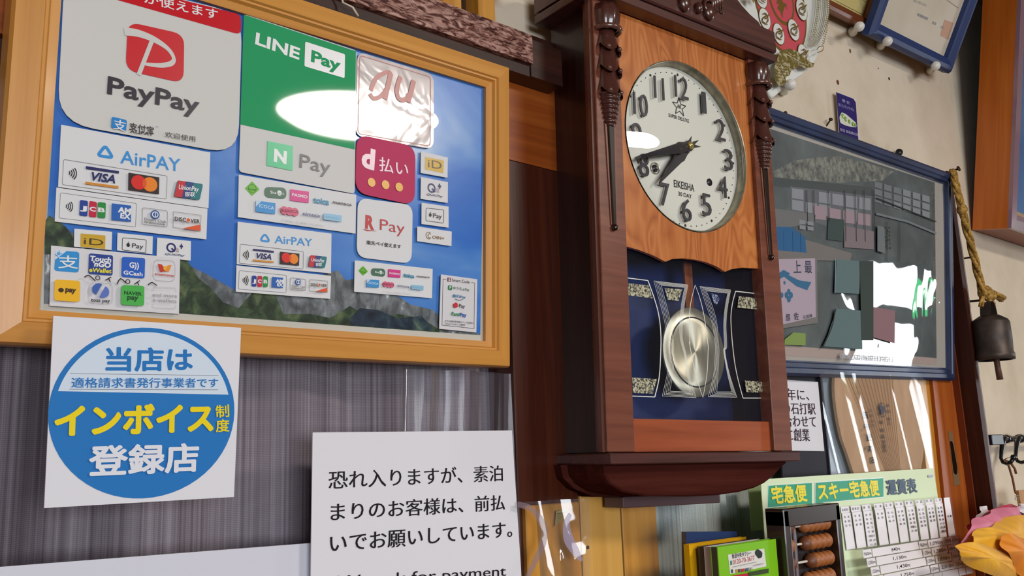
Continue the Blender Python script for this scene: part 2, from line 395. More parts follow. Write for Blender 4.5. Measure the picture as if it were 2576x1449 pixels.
pw = noisy('worn_post_edge', [(.35, '5e4c48'), (.52, '968a8c'), (.68, 'cac4cc')], 30, 6, .7, stretch=(1, 1, .25), bump=.5)
pb.box(-.1, 0, .02, .6, -20, 0, pw)
POST = tag(pb.out('trim_3', None, post), 'dark brown door post with a worn pale edge beside the bell', 'post', kind='structure')
# left pillar behind the clock
plx = Fr((0, 7.62, 0))
a0, a1 = plx.P(1292, 900)[0], plx.P(1456, 1270)[0]
struct('trim_4', MB().bbox(a0, a1, 0, .6, -15, 3.42, wood('pillar_timber_shaded', [(.2, '2c0e07'), (.5, '431a0c'), (.8, '5a2812')], 'Z', .35, .35)), plx, label='reddish brown pillar beside and behind the clock', cat='pillar')  # dark tone carries the clock's shade and reflection on the pillar
# sliding door frames
dr = thing('door_1', 'sliding door with honey coloured stile below the clock', 'door', Fr((0, 7.74, 0))); dr['kind'] = 'structure'
DF = Fr((0, 7.74, 0))
s0, s1 = DF.P(1462, 1300)[0], DF.P(1562, 1300)[0]; s2 = DF.P(1566, 1300, .2)[0]; s3 = DF.P(1652, 1300, .2)[0]
MB().bbox(s0, s1, 0, .3, -15, 3.4, wood('pale_honey_stile', [(.2, 'c08a3c'), (.5, 'd6a250'), (.8, 'e2b466')], 'Z', .45, .1, stretch=40)).out('stile', dr)
MB().bbox(s2, s3, .2, .5, -15, 3.4, honey_v).out('stile', dr)
MB().ball((DF.P(1478, 1377)[0], -.002, DF.P(1478, 1377)[1]), .022, mat('2a1a10', .4), 6).out('nail_head', dr)
glassm = sheet('door_glass', rough=.03, gain=1.1)
pane(s1, s2+.1, .22, -15, 3.4, glassm, parent=dr)
pane(-6, a0, .02, -15, 3.4, glassm, parent=dr)
MB().bbox(-6, a0, -.05, .15, 3.2, 3.42, dark_wood).out('top_rail_shade', dr)  # dark strip carries the shadow under the head beam
d2 = thing('door_2', 'sliding door with amber stile and recessed metal pull at the right', 'door', DF); d2['kind'] = 'structure'
r0, r1, r2 = DF.P(2322, 1000)[0], DF.P(2352, 1000)[0], DF.P(2399, 1000)[0]
rr_ = Fr((DF.P(2340, 1000)[0], 7.74, 0), roll=-.03)
x_l, x_m, x_r = rr_.P(2322, 1000)[0], rr_.P(2350, 1000)[0], rr_.P(2404, 1000)[0]
def local(fr_child, fr_parent, o):      # keep a part's own tilt under an unrotated root
    o.matrix_parent_inverse = Matrix.Identity(4); o.matrix_world = fr_child.mw(); return o
q = MB().bbox(x_l, x_m, .06, .3, -15, 3.4, honey_v).bbox(x_m-.01, x_r, -.02, .3, -15, 3.4, red_v).out('stile', d2); q.matrix_local = fr_m = d2.matrix_world.inverted() @ rr_.mw()
pull = [rr_.P(*p) for p in ((2381, 1084), (2391, 1086), (2411, 1218), (2396, 1222))]
q = MB().prism(pull, -.035, -.02, mat('a58462', .4, .5)).out('pull_plate', d2); q.matrix_local = fr_m
hp = [rr_.P(*p) for p in ((2384, 1108), (2391, 1112), (2403, 1180), (2401, 1196), (2394, 1190))]
q = MB().prism(rnd(hp, .1), -.045, -.036, mat('2c1c12', .3, .6)).out('pull_recess', d2); q.matrix_local = fr_m
pane(s3, r0, .3, -15, 3.4, glassm, parent=d2)
# lace curtain with fine vertical threads behind the glass
def lace(name, stops, sx=260):
    m, nt, N, L, b = nodes(name)
    tc = N('ShaderNodeTexCoord'); mp = N('ShaderNodeMapping'); mp.inputs['Scale'].default_value = (sx, 1, 1.0); L(tc.outputs['Object'], mp.inputs[0])
    n = N('ShaderNodeTexNoise', i_Scale=1.0, i_Detail=3.0, i_Roughness=.7); L(mp.outputs[0], n.inputs['Vector'])
    mp2 = N('ShaderNodeMapping'); mp2.inputs['Scale'].default_value = (9, 1, .8); L(tc.outputs['Object'], mp2.inputs[0])
    n2 = N('ShaderNodeTexNoise', i_Scale=1.0, i_Detail=2.0); L(mp2.outputs[0], n2.inputs['Vector'])
    a = N('ShaderNodeMath', operation='MULTIPLY'); a.inputs[1].default_value = .5; L(n.outputs['Fac'], a.inputs[0])
    c = N('ShaderNodeMath', operation='MULTIPLY_ADD'); c.inputs[1].default_value = .5; L(n2.outputs['Fac'], c.inputs[0]); L(a.outputs[0], c.inputs[2])
    wv = N('ShaderNodeTexWave', i_Scale=200.0, bands_direction='Z'); L(tc.outputs['Object'], wv.inputs['Vector'])
    d = N('ShaderNodeMath', operation='MULTIPLY_ADD'); d.inputs[1].default_value = .06; L(wv.outputs['Fac'], d.inputs[0]); L(c.outputs[0], d.inputs[2])
    r = ramp(N, L, d.outputs[0], stops); L(r.outputs[0], b.inputs['Base Color']); b.inputs['Roughness'].default_value = .9
    return m
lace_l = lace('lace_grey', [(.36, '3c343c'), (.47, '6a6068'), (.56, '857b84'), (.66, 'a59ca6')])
lace_r = lace('lace_backlit', [(.36, '8a9292'), (.47, 'aeb6b4'), (.56, 'c6cecb'), (.66, 'dfe6e2')])  # paler copy of the lace: light from behind put into its colour
def curtain(name, label, x0, x1, z0, z1, y, m, amp=.07, per=1.1):
    n = int((x1-x0)*14)
    def fn(u, v):
        x = x0+(x1-x0)*u; return (x, y+amp*math.sin(2*PI*x/per+1.5*math.sin(x*.9))+.3*amp*math.sin(x*13), z0+(z1-z0)*v)
    o = MB().grid(fn, n, 2, m).out(name, None, WORLD); return tag(o, label, 'curtain')
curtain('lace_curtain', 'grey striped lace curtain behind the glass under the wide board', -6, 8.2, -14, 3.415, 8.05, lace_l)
curtain('lace_curtain', 'lace curtain toned pale as if backlit, behind the glass below and right of the clock', 8.2, 18.6, -14, 3.415, 8.12, lace_r)

# ceiling lamp mirrored in the board
lampc = (16.2, -12.2, 9.95)
lamp = thing('ceiling_lamp', 'round white ceiling lamp, lit, seen only mirrored in the board', 'lamp', WORLD.sh(*lampc))
em = mat('fff6ea', .5, emit=LAMP_POWER)
MB().lathe([(0, -.35), (1.6, -.33), (2.45, -.22), (2.8, 0)], em, n=48).out('diffuser', lamp)
MB().lathe([(2.8, 0), (2.9, .05), (2.9, .3), (0, .3)], mat('e8e4dc', .5), n=48).out('base', lamp)
MB().lathe([(.35, .3), (.35, .66), (0, .66)], mat('d8d4cc', .5), n=16).out('ceiling_rose', lamp)
ex = thing('exit_sign', 'green lit emergency exit sign beside the small side window', 'sign', WORLD.sh(45.2, -5.45, 4.1))
MB().box(-.1, .1, -.34, .34, -.9, .9, mat('e8e8e8', .5)).out('housing', ex)
MB().box(-.12, -.1, -.3, .3, -.8, .8, mat('16b060', .5, emit=4)).out('lit_panel', ex)
MB().box(-.13, -.12, -.1, .15, -.5, .5, mat('e8fff0', .5, emit=5)).out('figure_panel', ex)

# ================================================================= the notice board
BF = Fr((0, 7.35, 3.0), roll=.004, lean=.0511)
pine_h = wood('board_pine', [(.15, 'a8681f'), (.45, 'c98a3c'), (.75, 'd99a4c'), (.95, 'e2aa60')], 'X', .42, .12, fine=.8, stretch=26, bump=.1)
pine_v = wood('board_pine_upright', [(.15, 'a8681f'), (.45, 'c98a3c'), (.75, 'd99a4c'), (.95, 'e2aa60')], 'Z', .42, .12, fine=.8, stretch=26, bump=.1)
board = thing('display_board', 'wide honey pine framed board with mountain poster full of payment stickers', 'display board', BF)
bx0 = BF.P(12, 200)[0]; bx1 = BF.P(1274, 500)[0]; bz1 = BF.P(1274, 173)[1]; bz0 = BF.P(1272, 925)[1]
ix0 = BF.P(100, 740)[0]; ix1 = BF.P(1219, 500)[0]; iz0 = BF.P(1212, 858)[1]; iz1 = BF.P(1218, 220)[1]
wv_, wh_ = bx1-ix1, iz0-bz0
W0 = max(wv_, .2)
def board_rails():
    # unequal rails: the sides differ in width from the top and bottom, so each rail gets its own inset
    L_, R_, B_, T_ = ix0-bx0, bx1-ix1, iz0-bz0, bz1-iz1
    prof = [(0, .2), (0, -.02), (.06, -.07), (.62, -.1), (.66, -.075), (.72, -.075), (.78, -.04), (1, -.02), (1, .2)]
    O_ = [(bx0, bz0), (bx1, bz0), (bx1, bz1), (bx0, bz1)]; I_ = [(ix0, iz0), (ix1, iz0), (ix1, iz1), (ix0, iz1)]
    for i in range(4):
        j = (i+1) % 4; v = []
        for t, y in prof:
            for k in (i, j): v.append((O_[k][0]*(1-t)+I_[k][0]*t, y, O_[k][1]*(1-t)+I_[k][1]*t))
        n = len(prof); f = [(2*a, 2*a+1, 2*((a+1) % n)+1, 2*((a+1) % n)) for a in range(n)]+[[2*a for a in range(n)], [2*a+1 for a in range(n)][::-1]]
        o = MB().add(v, f, pine_h if i % 2 == 0 else pine_v).out('frame_rail', board)
        bm = bmesh.new(); bm.from_mesh(o.data); bmesh.ops.recalc_face_normals(bm, faces=bm.faces); bm.to_mesh(o.data); bm.free()
board_rails()
MB().box(bx0+.1, bx1-.1, .16, .19, bz0+.1, bz1-.1, mat('8a6a42', .8)).out('backboard', board)
MB().box(ix0-.03, ix1+.03, .03, .05, iz0-.03, iz1+.03, mat('d9d2c4', .7)).out('white_margin', board)
PD = .028
sky = noisy('poster_sky', [(.3, '2b66c4'), (.52, '3b7bd4'), (.62, '5a93dd'), (.74, '9fc0e8')], 3.2, 4, .25, stretch=(1, 1, 2.4), distortion=.5)
pk = Ink(BF, PD); pk.STEP = .0008
pk.poly([(158, 0-60), (118, 560), (110, 764), (1208, 843), (1218, 222), (800, 30), (500, -70)], sky)
rock = noisy('poster_rock', [(.3, '3c4046'), (.45, '5d6266'), (.55, '7b8084'), (.64, '8d9295'), (.68, 'e6e8ea')], 60, 8, .3, stretch=(1.4, 1, .7), distortion=.6)
pk.poly([(112, 590), (150, 560), (200, 600), (300, 640), (440, 650), (520, 690), (600, 735), (700, 690), (760, 705), (850, 680), (870, 705), (900, 700), (980, 730), (1030, 765), (1090, 780), (1110, 800), (1208, 841), (1208, 843), (110, 764)], rock)
trees = noisy('poster_trees', [(.3, '18241c'), (.45, '2e4030'), (.56, '4a5e40'), (.64, '66744e'), (.74, '8a9070')], 70, 7, .3, distortion=.4)
pk.poly([(114, 555), (124, 542), (165, 570), (185, 600), (190, 640), (112, 640)], trees)
pk.poly([(452, 655), (470, 655), (500, 700), (530, 725), (560, 760), (600, 775), (640, 730), (665, 715), (690, 735), (712, 790), (780, 790), (830, 800), (880, 770), (930, 800), (1000, 790), (1060, 800), (1105, 830), (1105, 836), (450, 788)], trees)
deep = noisy('poster_shade', [(.3, '101a2a'), (.5, '24374a'), (.62, '486058'), (.75, '8f9a84')], 55, 6, .3, distortion=.5)
pk.poly([(880, 800), (905, 775), (950, 780), (1000, 800), (1060, 795), (1090, 828), (1090, 834), (880, 818)], deep)
pk.out('poster', board)
gfilm = sheet('board_glazing', rough=.015, gain=1.15)
pane(ix0-.02, ix1+.02, .012, iz0-.02, iz1+.02, gfilm, 'glazing', board)
# hanging cord going up from the board
cd = [WORLD.P(p[0], p[1], 7.25) for p in ((858, -30), (868, 2), (882, 22), (899, 42))]
tag(MB().tube([(x, 7.25+.05*math.sin(i*2), z) for i, (x, z) in enumerate(cd)], .012, mat('cfc6b4', .8), 6).out('hanging_cord', None, WORLD), 'thin white cord rising from the top of the wide board', 'cord')
# lattice above the beam
lt = thing('wooden_lattice', 'amber wooden lattice standing on the dark beam at the top edge', 'lattice', WORLD)
for a, b_ in ((1101, 1149), (1191, 1233)):
    p, q = WORLD.P(a, 30, 7.7), WORLD.P(b_, 30, 7.7)
    MB().bbox(p[0], q[0], 7.6, 7.85, z_top-.05, 7.2, honey_v).out('upright', lt)
p, q = WORLD.P(1101, -6, 7.66), WORLD.P(1250, 10, 7.66)
MB().bbox(p[0]-1.5, q[0]+.1, 7.5, 7.6, q[1]+.12, q[1]+.45, red_h).out('crosspiece', lt)
p, q = WORLD.P(1150, 0, 7.7), WORLD.P(1190, 30, 7.7)
MB().box(p[0]-.2, q[0]+.2, 7.84, 7.88, z_top, q[1]+.8, mat('38200f', .6)).out('back_panel', lt)
# ================================================================= the wall clock
CF = Fr((8.9841, 6.8389, 3.778), roll=-.0178, lean=.0078, yaw=-.0734)
case_m = wood('clock_case', [(.2, '200a08'), (.5, '34140f'), (.8, '451e17')], 'Z', .38, .35, fine=1.6, bump=.08)
case_h = wood('clock_case_level', [(.2, '2f1512'), (.5, '4d2723'), (.8, '5f342d')], 'X', .36, .35, fine=1.6, bump=.08)
stile_m = wood('clock_stile', [(.2, '5a2c22'), (.5, '74402f'), (.8, '8a5442')], 'X', .33, .4, fine=1.2, bump=.12)
carve = mat('4a2620', .26, coat=.5)
carve_hi = mat('5e3a30', .22, coat=.6)
veneer = wood('clock_veneer', [(.15, '8a4a22'), (.4, 'b2642f'), (.62, 'c67a40'), (.9, 'd58b50')], 'Z', .3, .5, fine=1.0, cath=.55, bump=.05, stretch=14)
veneer2 = wood('clock_rail', [(.2, '7c3c22'), (.5, 'a05030'), (.85, 'b4643c')], 'X', .3, .4, fine=1.0, bump=.05)
ck = thing('wall_clock', 'tall dark wooden pendulum wall clock with orange veneer front showing twenty to eight', 'clock', CF)
ZT, ZB = 1.48, -3.775
MB().box(-1.5, -1.4, -.1, .72, ZB, ZT, case_m).out('side_panel', ck)
MB().box(1.4, 1.5, -.1, .72, ZB, ZT, case_m).out('side_panel', ck)
MB().box(-1.4, 1.4, .62, .72, ZB, ZT, case_m).out('back_panel', ck)
for s_ in (-1, 1):
    x0, x1 = (-1.62, -1.215) if s_ < 0 else (1.215, 1.57)
    MB().bbox(x0, x1, -.2, -.02, ZB, ZT, stile_m, .015).out('stile', ck)
    b = MB(); e = x0 if s_ < 0 else x1
    b.box(e-.02*(1 if s_ < 0 else -1)-.02, e+.02, -.16, -.1, ZB, ZT, carve_hi)
    b.out('edge_moulding', ck)
# veneer front with round opening and scalloped lower edge
vy = -.13
sc = [(-1.25, -1.44), (-1.19, -1.445), (-.95, -1.462), (-.72, -1.5), (-.52, -1.55), (-.4, -1.5), (-.2, -1.468), (0, -1.46), (.2, -1.468), (.4, -1.5), (.55, -1.55), (.68, -1.5), (.9, -1.455), (1.25, -1.43)]
hole = [(1.11*math.cos(a*PI/32), 1.11*math.sin(a*PI/32)) for a in range(64)]
def plate_with_hole(outer_pts, hole_pts, y0, y1, m):
    bm = bmesh.new(); F0 = []
    vo = [bm.verts.new((x*U, 0, z*U)) for x, z in outer_pts]; vh = [bm.verts.new((x*U, 0, z*U)) for x, z in hole_pts]
    ed = [bm.edges.new((vo[i], vo[(i+1) % len(vo)])) for i in range(len(vo))]+[bm.edges.new((vh[i], vh[(i+1) % len(vh)])) for i in range(len(vh))]
    bmesh.ops.triangle_fill(bm, use_beauty=True, use_dissolve=False, edges=ed)
    me = bpy.data.meshes.new('plate'); bm.to_mesh(me); bm.free()
    vs = [(v.co.x/U, v.co.z/U) for v in me.vertices]; fs = [list(p.vertices) for p in me.polygons]; bpy.data.meshes.remove(me)
    n = len(vs); no, nh = len(outer_pts), len(hole_pts)
    b = MB(); b.add([(x, y0, z) for x, z in vs]+[(x, y1, z) for x, z in vs],
        fs+[[i+n for i in f][::-1] for f in fs]+[(i, (i+1) % no, n+(i+1) % no, n+i) for i in range(no)]+[(no+i, no+(i+1) % nh, n+no+(i+1) % nh, n+no+i) for i in range(nh)], m)
    return b
plate_with_hole([(-1.25, ZT-.01)]+sc+[(1.25, ZT-.01)], hole, vy, vy+.05, veneer).out('front_panel', ck)
MB().bbox(-1.22, 1.22, vy-.01, vy+.1, ZB, -3.41, veneer2, .01).out('bottom_rail', ck)
# base shelf, apron and foot block
MB().bbox(-1.64, 1.63, -.27, .72, -3.905, -3.785, case_h, .02).out('base_shelf', ck)
ap = [(-1.6, -3.905), (-1.58, -4.02), (-1.5, -4.11), (-1.32, -4.2), (-.95, -4.26), (-.3, -4.285), (.2, -4.285), (.6, -4.262), (.9, -4.22), (1.11, -4.165), (1.3, -4.08), (1.45, -3.99), (1.56, -3.905)]
apm = wood('apron_wood', [(.2, '2a110e'), (.5, '431e19'), (.8, '532a22')], 'X', .95, .0, spec=.0)
MB().prism(ap, -.1, .72, apm, bev=.02).out('apron', ck)
MB().prism([(-1.7, -3.905), (-1.66, -4.05), (-1.5, -4.17), (-1.2, -4.27), (-.8, -4.285), (1.2, -4.285), (1.4, -3.905)], .5, .73, apm).out('back_apron', ck)
MB().bbox(-.83, .86, .42, .74, -4.41, -4.28, mat('5a4448', .35, coat=.3), .015).out('foot_block', ck)
# cornice and arched pediment
MB().bbox(-1.76, 1.64, -.34, .72, ZT, 1.59, case_h, .012).out('cornice_moulding', ck)
MB().box(-1.62, 1.5, -.3, .72, 1.585, 1.625, mat('1c0a08', .5)).out('cornice_groove', ck)
pp = [(-1.76, 1.62), (1.645, 1.62), (1.645, 1.93), (1.34, 1.94), (1.3, 1.99), (1.12, 2.05), (.96, 2.13), (.8, 2.25), (.62, 2.42), (.4, 2.55), (.1, 2.62), (-.2, 2.62), (-.5, 2.55), (-.72, 2.42), (-.9, 2.25), (-1.1, 2.1), (-1.3, 2.02), (-1.45, 1.98), (-1.5, 1.93), (-1.76, 1.9)]
MB().prism(pp, -.345, .72, case_h, bev=.02).out('pediment', ck)
# carved scroll work on the pediment
ob = MB()
def scroll(b, cx, cz, r0, turns, w, s=1, y=-.37, m=carve):
    pts, rr = [], []
    for i in range(26):
        t = i/25; a = t*turns*2*PI; r = r0*(1-t*.8); pts.append((cx+s*r*math.cos(a), y-.03*t, cz+r*math.sin(a))); rr.append(w*(1-.5*t))
    b.tube(pts, rr, m, 8)
cp = CF.P(1760, 0, -.37)
for px, py, rx, rz in ((1722, 6, .1, .13), (1757, 20, .06, .08), (1784, 30, .1, .12)):
    c = CF.P(px, py, -.37); ob.ball((c[0], -.37, c[1]), (rx, .06, rz), carve, 10)
c = CF.P(1783, 24, -.37); scroll(ob, c[0], c[1]+.02, .13, 1.3, .028)
c = CF.P(1722, -2, -.37); scroll(ob, c[0], c[1]+.03, .12, 1.3, .03, -1)
for i in range(5):
    a = CF.P(1778+i*5, -22, -.37); e = CF.P(1794+i*6, 38-i*3, -.37)
    ob.tube([(a[0], -.36, a[1]), ((a[0]+e[0])/2+.02, -.4, (a[1]+e[1])/2), (e[0], -.36, e[1])], [.012, .026, .006], carve_hi, 7)
c = CF.P(1816, 32, -.36); ob.ball((c[0], -.355, c[1]), (.04, .02, .015), carve, 6)
ob.bbox(-.55, .6, -.36, -.34, 2.22, 2.3, carve)
ob.out('carved_ornament', ck)
# columns on the stiles
def column(cx, nm):
    y0 = -.2; r = .165
    cap = MB().lathe([(.13, 1.12), (.16, 1.2), (.172, 1.32), (.15, 1.42), (.05, 1.44)], carve, (cx, y0+.02, 0), n=48, mod=lambda r_, h, a: r_*(1+.1*abs(math.cos(4*a))))
    cap.out('capital', ck)
    MB().grid(lambda u, v: (cx+(.165+.03*math.cos(2*PI*v))*math.cos(2*PI*u), y0+(.165+.03*math.cos(2*PI*v))*math.sin(2*PI*u), 1.11+.032*math.sin(2*PI*v)), 32, 10, carve_hi, wu=True, wv=True).out('ring', ck)
    for zt, zh in ((1.1, .84), (.88, .57), (.6, .3)):
        def fn(u, v, zt=zt, zh=zh):
            a = 2*PI*u; k = abs(math.cos(2*a+PI/4)); hem = zh-.03+.11*(1-k)
            z = zt+(hem-zt)*v; rr = .115+.062*v**1.6*(.55+.45*k)+.012*abs(math.cos(4*a))*v
            return (cx+rr*math.cos(a), y0+.02+rr*math.sin(a), z)
        MB().grid(fn, 48, 8, carve, wu=True).out('leaf_tier', ck)
        bd = MB()
        for a in (-PI/2-.62, -PI/2+.62): bd.ball((cx+.15*math.cos(a), y0+.15*math.sin(a), zh+.02), .03, carve_hi, 7)
        bd.out('bead_pair', ck)
    prof = []
    for i in range(57):
        t = i/56; prof.append((.145-.07*t+.012*math.sin(t*7*2*PI), .31-.38*t))
    MB().lathe([(0, .31)]+prof+[(0, -.07)], carve, (cx, y0+.01, 0), n=24).out('ribbed_cone', ck)
    MB().prism([(cx-.05, -.06), (cx+.05, -.06), (cx+.028, -1.27), (cx-.028, -1.27)], -.235, -.2, mat('1e0c0a', .25, coat=.6), bev=.012).out('tapered_rod', ck)
    e = MB(); 
    for s_ in (-1, 1): e.prism([(cx+s_*.055, -.06), (cx+s_*.085, -.06), (cx+s_*.045, -1.25), (cx+s_*.03, -1.25)], -.215, -.2, mat('7a4a3a', .3, coat=.4))
    e.out('rod_edge', ck)
    MB().ball((cx, -.225, -1.28), .04, mat('1e0c0a', .2, coat=.6), 8).out('end_ball', ck)
column(-1.42, 'l'); column(1.38, 'r')
# dial
dial_m = mat('ebe9dc', .5, coat=.0)
MB().lathe([(0, 0), (1.14, 0), (1.14, .02)], dial_m, axis='y', n=72, smooth=False).out('dial', ck)
ring_m = noisy('brushed_bezel', [(.3, '6c6656'), (.5, '9a9480'), (.7, 'b8b29c')], 40, 3, .32, metal=.6)
MB().lathe([(1.1, -.14), (1.085, -.13), (1.09, -.03), (1.075, -.005)], ring_m, axis='y', n=96).out('bezel', ck)
ink_d = mat('16151c', .4); steel = mat('4c4c54', .35, .5)
tk = MB()
for i in range(60):
    a = i*PI/30; r_ = .0175 if i % 5 == 0 else .0075
    n = 10; c = (math.sin(a), math.cos(a))
    tk.prism([(c[0]+r_*math.cos(j*2*PI/n), c[1]+r_*math.sin(j*2*PI/n)) for j in range(n)], -.006, -.001, ink_d)
tk.out('minute_track', ck)
numerals = {12: (-.0, .805), 1: (.42, .7), 2: (.72, .39), 3: (.84, 0), 4: (.7, -.39), 5: (.36, -.69), 6: (-.02, -.82), 7: (-.4, -.68), 8: (-.74, -.37), 9: (-.84, 0), 10: (-.75, .4), 11: (-.41, .7)}
for k, (x, z) in numerals.items():
    v, f = glyphs(str(k), -.004, 0)
    x0, x1 = min(p[0] for p in v), max(p[0] for p in v); z0, z1 = min(p[1] for p in v), max(p[1] for p in v)
    wd_ = {1: .07, 10: .24, 11: .17, 12: .24}.get(k, .165); h_ = .29
    q = [(x+((p[0]-x0)/(x1-x0)-.5)*wd_, z+((p[1]-z0)/(z1-z0)-.5)*h_) for p in v]
    b = MB(); n = len(q)
    ec = {}
    for fa in f:
        for i in range(len(fa)):
            e = (fa[i], fa[(i+1) % len(fa)]); ec[e] = 1
    edge = [e for e in ec if (e[1], e[0]) not in ec]
    b.add([(a, -.065, c) for a, c in q]+[(a, -.045, c) for a, c in q], f+[[i+n for i in fa][::-1] for fa in f]+[(e[0], n+e[0], n+e[1], e[1]) for e in edge], steel)
    b.out('numeral', ck, flip=False)
dk = Ink(CF, -.003); dk.STEP = .001
def dtext(t, x0, x1, z, h, bold=.01, spread=0):
    v, f = glyphs(t, bold, 0); a0, a1 = min(p[0] for p in v), max(p[0] for p in v); y = dk.y()
    dk.b.add([(x0+(p[0]-a0)/(a1-a0)*(x1-x0), y, z+p[1]/.73*h) for p in v], f, ink_d)
dtext('SUPER DELUXE', -.205, .17, .385, .05, .006); dtext('EIKEISHA', -.17, .2, -.53, .1, .006); dtext('30 DAY', -.1, .145, -.63, .055, .004)
star = [((.13 if i % 2 == 0 else .055)*math.sin(i*PI/5), .56+(.13 if i % 2 == 0 else .055)*math.cos(i*PI/5)) for i in range(10)]
dk.b.out('dial_lettering', ck, flip=False); dk.b = MB(); y = dk.y()
for a, b_ in zip(star, star[1:]+star[:1]):
    d = np.array([b_[0]-a[0], b_[1]-a[1]]); d /= np.linalg.norm(d); n_ = np.array([-d[1], d[0]])*.005
    dk.b.add([(a[0]+n_[0], y, a[1]+n_[1]), (b_[0]+n_[0], y, b_[1]+n_[1]), (b_[0]-n_[0], y, b_[1]-n_[1]), (a[0]-n_[0], y, a[1]-n_[1])], [(3, 2, 1, 0)], ink_d)
dtext('AK', -.04, .04, .54, .055, .012)
dk.b.out('star_emblem', ck, flip=False)
for s_ in (-1, 1):
    MB().lathe([(0, -.008), (.05, -.008), (.05, 0)], mat('20202a', .3), (s_*.5 - (0 if s_ > 0 else -.0), 0, -.352), 'y', 24).out('winding_hole', ck)
MB().lathe([(.062, -.002), (.066, -.02), (.074, -.02), (.078, -.002)], mat('c8c6b8', .2, .8), (-.5, 0, -.352), 'y', 32).out('winding_collar', ck)
hand_m = mat('2a2830', .28, .3, coat=.3)
def hand(tip, tail, wmid, y, nm):
    tx, tz = tip; l = math.hypot(tx, tz); d = np.array([tx, tz])/l; n_ = np.array([-d[1], d[0]])
    def q(a, b_): p = d*a+n_*b_; return (p[0], p[1])
    pts = [q(l, 0), q(l-.02, .012), q(.26, wmid), q(.2, wmid*1.25), q(.1, wmid*1.0), q(0, .07), q(-.06, .04), q(-tail, .045), q(-.09, 0), q(-tail, -.045), q(-.06, -.04), q(0, -.07), q(.1, -wmid), q(.2, -wmid*1.25), q(.26, -wmid), q(l-.02, -.012)]
    MB().prism(pts, y-.012, y, hand_m).out(nm, ck)
hand((-.545, -.575), .17, .068, -.1, 'hour_hand')
hand((-.985, -.355), .2, .062, -.14, 'minute_hand')
MB().lathe([(0, -.19), (.03, -.187), (.045, -.175), (.05, -.16), (.05, -.14)], mat('cdb56a', .2, .9), axis='y', n=20).lathe([(.012, -.15), (.012, 0)], hand_m, axis='y', n=10).out('hub', ck)
MB().lathe([(1.085, -.125), (.9, -.158), (.7, -.187), (.5, -.208), (.25, -.224), (0, -.23)], sheet('domed_glass', rough=.01, gain=1.3), axis='y', n=64).out('dial_glass', ck)
# lower case: navy backboard, pendulum, painted glass
MB().box(-1.4, 1.4, .58, .61, ZB, -1.1, noisy('navy_back', [(.3, '14162e'), (.5, '1a2450'), (.8, '1e3874')], 3, 3, .5)).out('case_lining', ck)
MB().box(-1.4, 1.4, .0, .6, -1.3, -1.26, mat('1a1016', .7)).out('case_divider', ck); MB().box(-1.4, 1.4, 0, .6, ZB, ZB+.05, mat('2a2a38', .6)).out('case_floor', ck)
bobc = (.19, .14, -2.56)
brass = mat('b9b49a', .2, .9)
def brushed():
    m, nt, N, L, b = nodes('spun_brass'); b.inputs['Metallic'].default_value = .8; b.inputs['Roughness'].default_value = .5
    b.inputs['Base Color'].default_value = lin('e4e0cc'); b.inputs['Anisotropic'].default_value = .9
    tg = N('ShaderNodeTangent', direction_type='RADIAL', axis='Y'); L(tg.outputs[0], b.inputs['Tangent']); return m
bb = Fr(CF.O+CF.M@np.array(bobc), M=CF.M)
o = MB().lathe([(0, -.03), (.36, -.027), (.55, -.02), (.565, 0), (.53, .02), (0, .03)], brushed(), axis='y', n=64).out('pendulum_bob', ck); o.location = [c*U for c in bobc]
o2 = MB().lathe([(.42, -.02), (.425, -.032), (.438, -.032), (.443, -.02)], mat('3a3c40', .4), axis='y', n=64).out('bob_groove', o)
MB().bbox(bobc[0]-.07, bobc[0]+.07, .15, .18, -2.1, -.9, wood('rod_wood', [(.2, '6a3418'), (.8, 'a0582e')], 'Z', .4, .2), .01).out('pendulum_rod', ck)
pane(-1.22, 1.22, -.03, -3.43, -1.4, sheet('case_glass', rough=.02, gain=1.3, haze=.035, hcol='8890a8'), 'case_glass', ck)
gk = Ink(CF, -.034); gk.STEP = .0006
white = mat('e6e6de', .4); goldm = noisy('gold_fleck', [(.42, '2c2c34'), (.5, '9c987c'), (.62, 'c4c0a4')], 400, 2, .4)
Z5 = lambda x, y: (1540+.1794*x, 620+.1794*y)
Z7 = lambda x, y: (1280+.4064*x, 860+.4064*y)
def L5(pts, w, m=white): gk.line([Z5(*p) for p in pts], w, m)
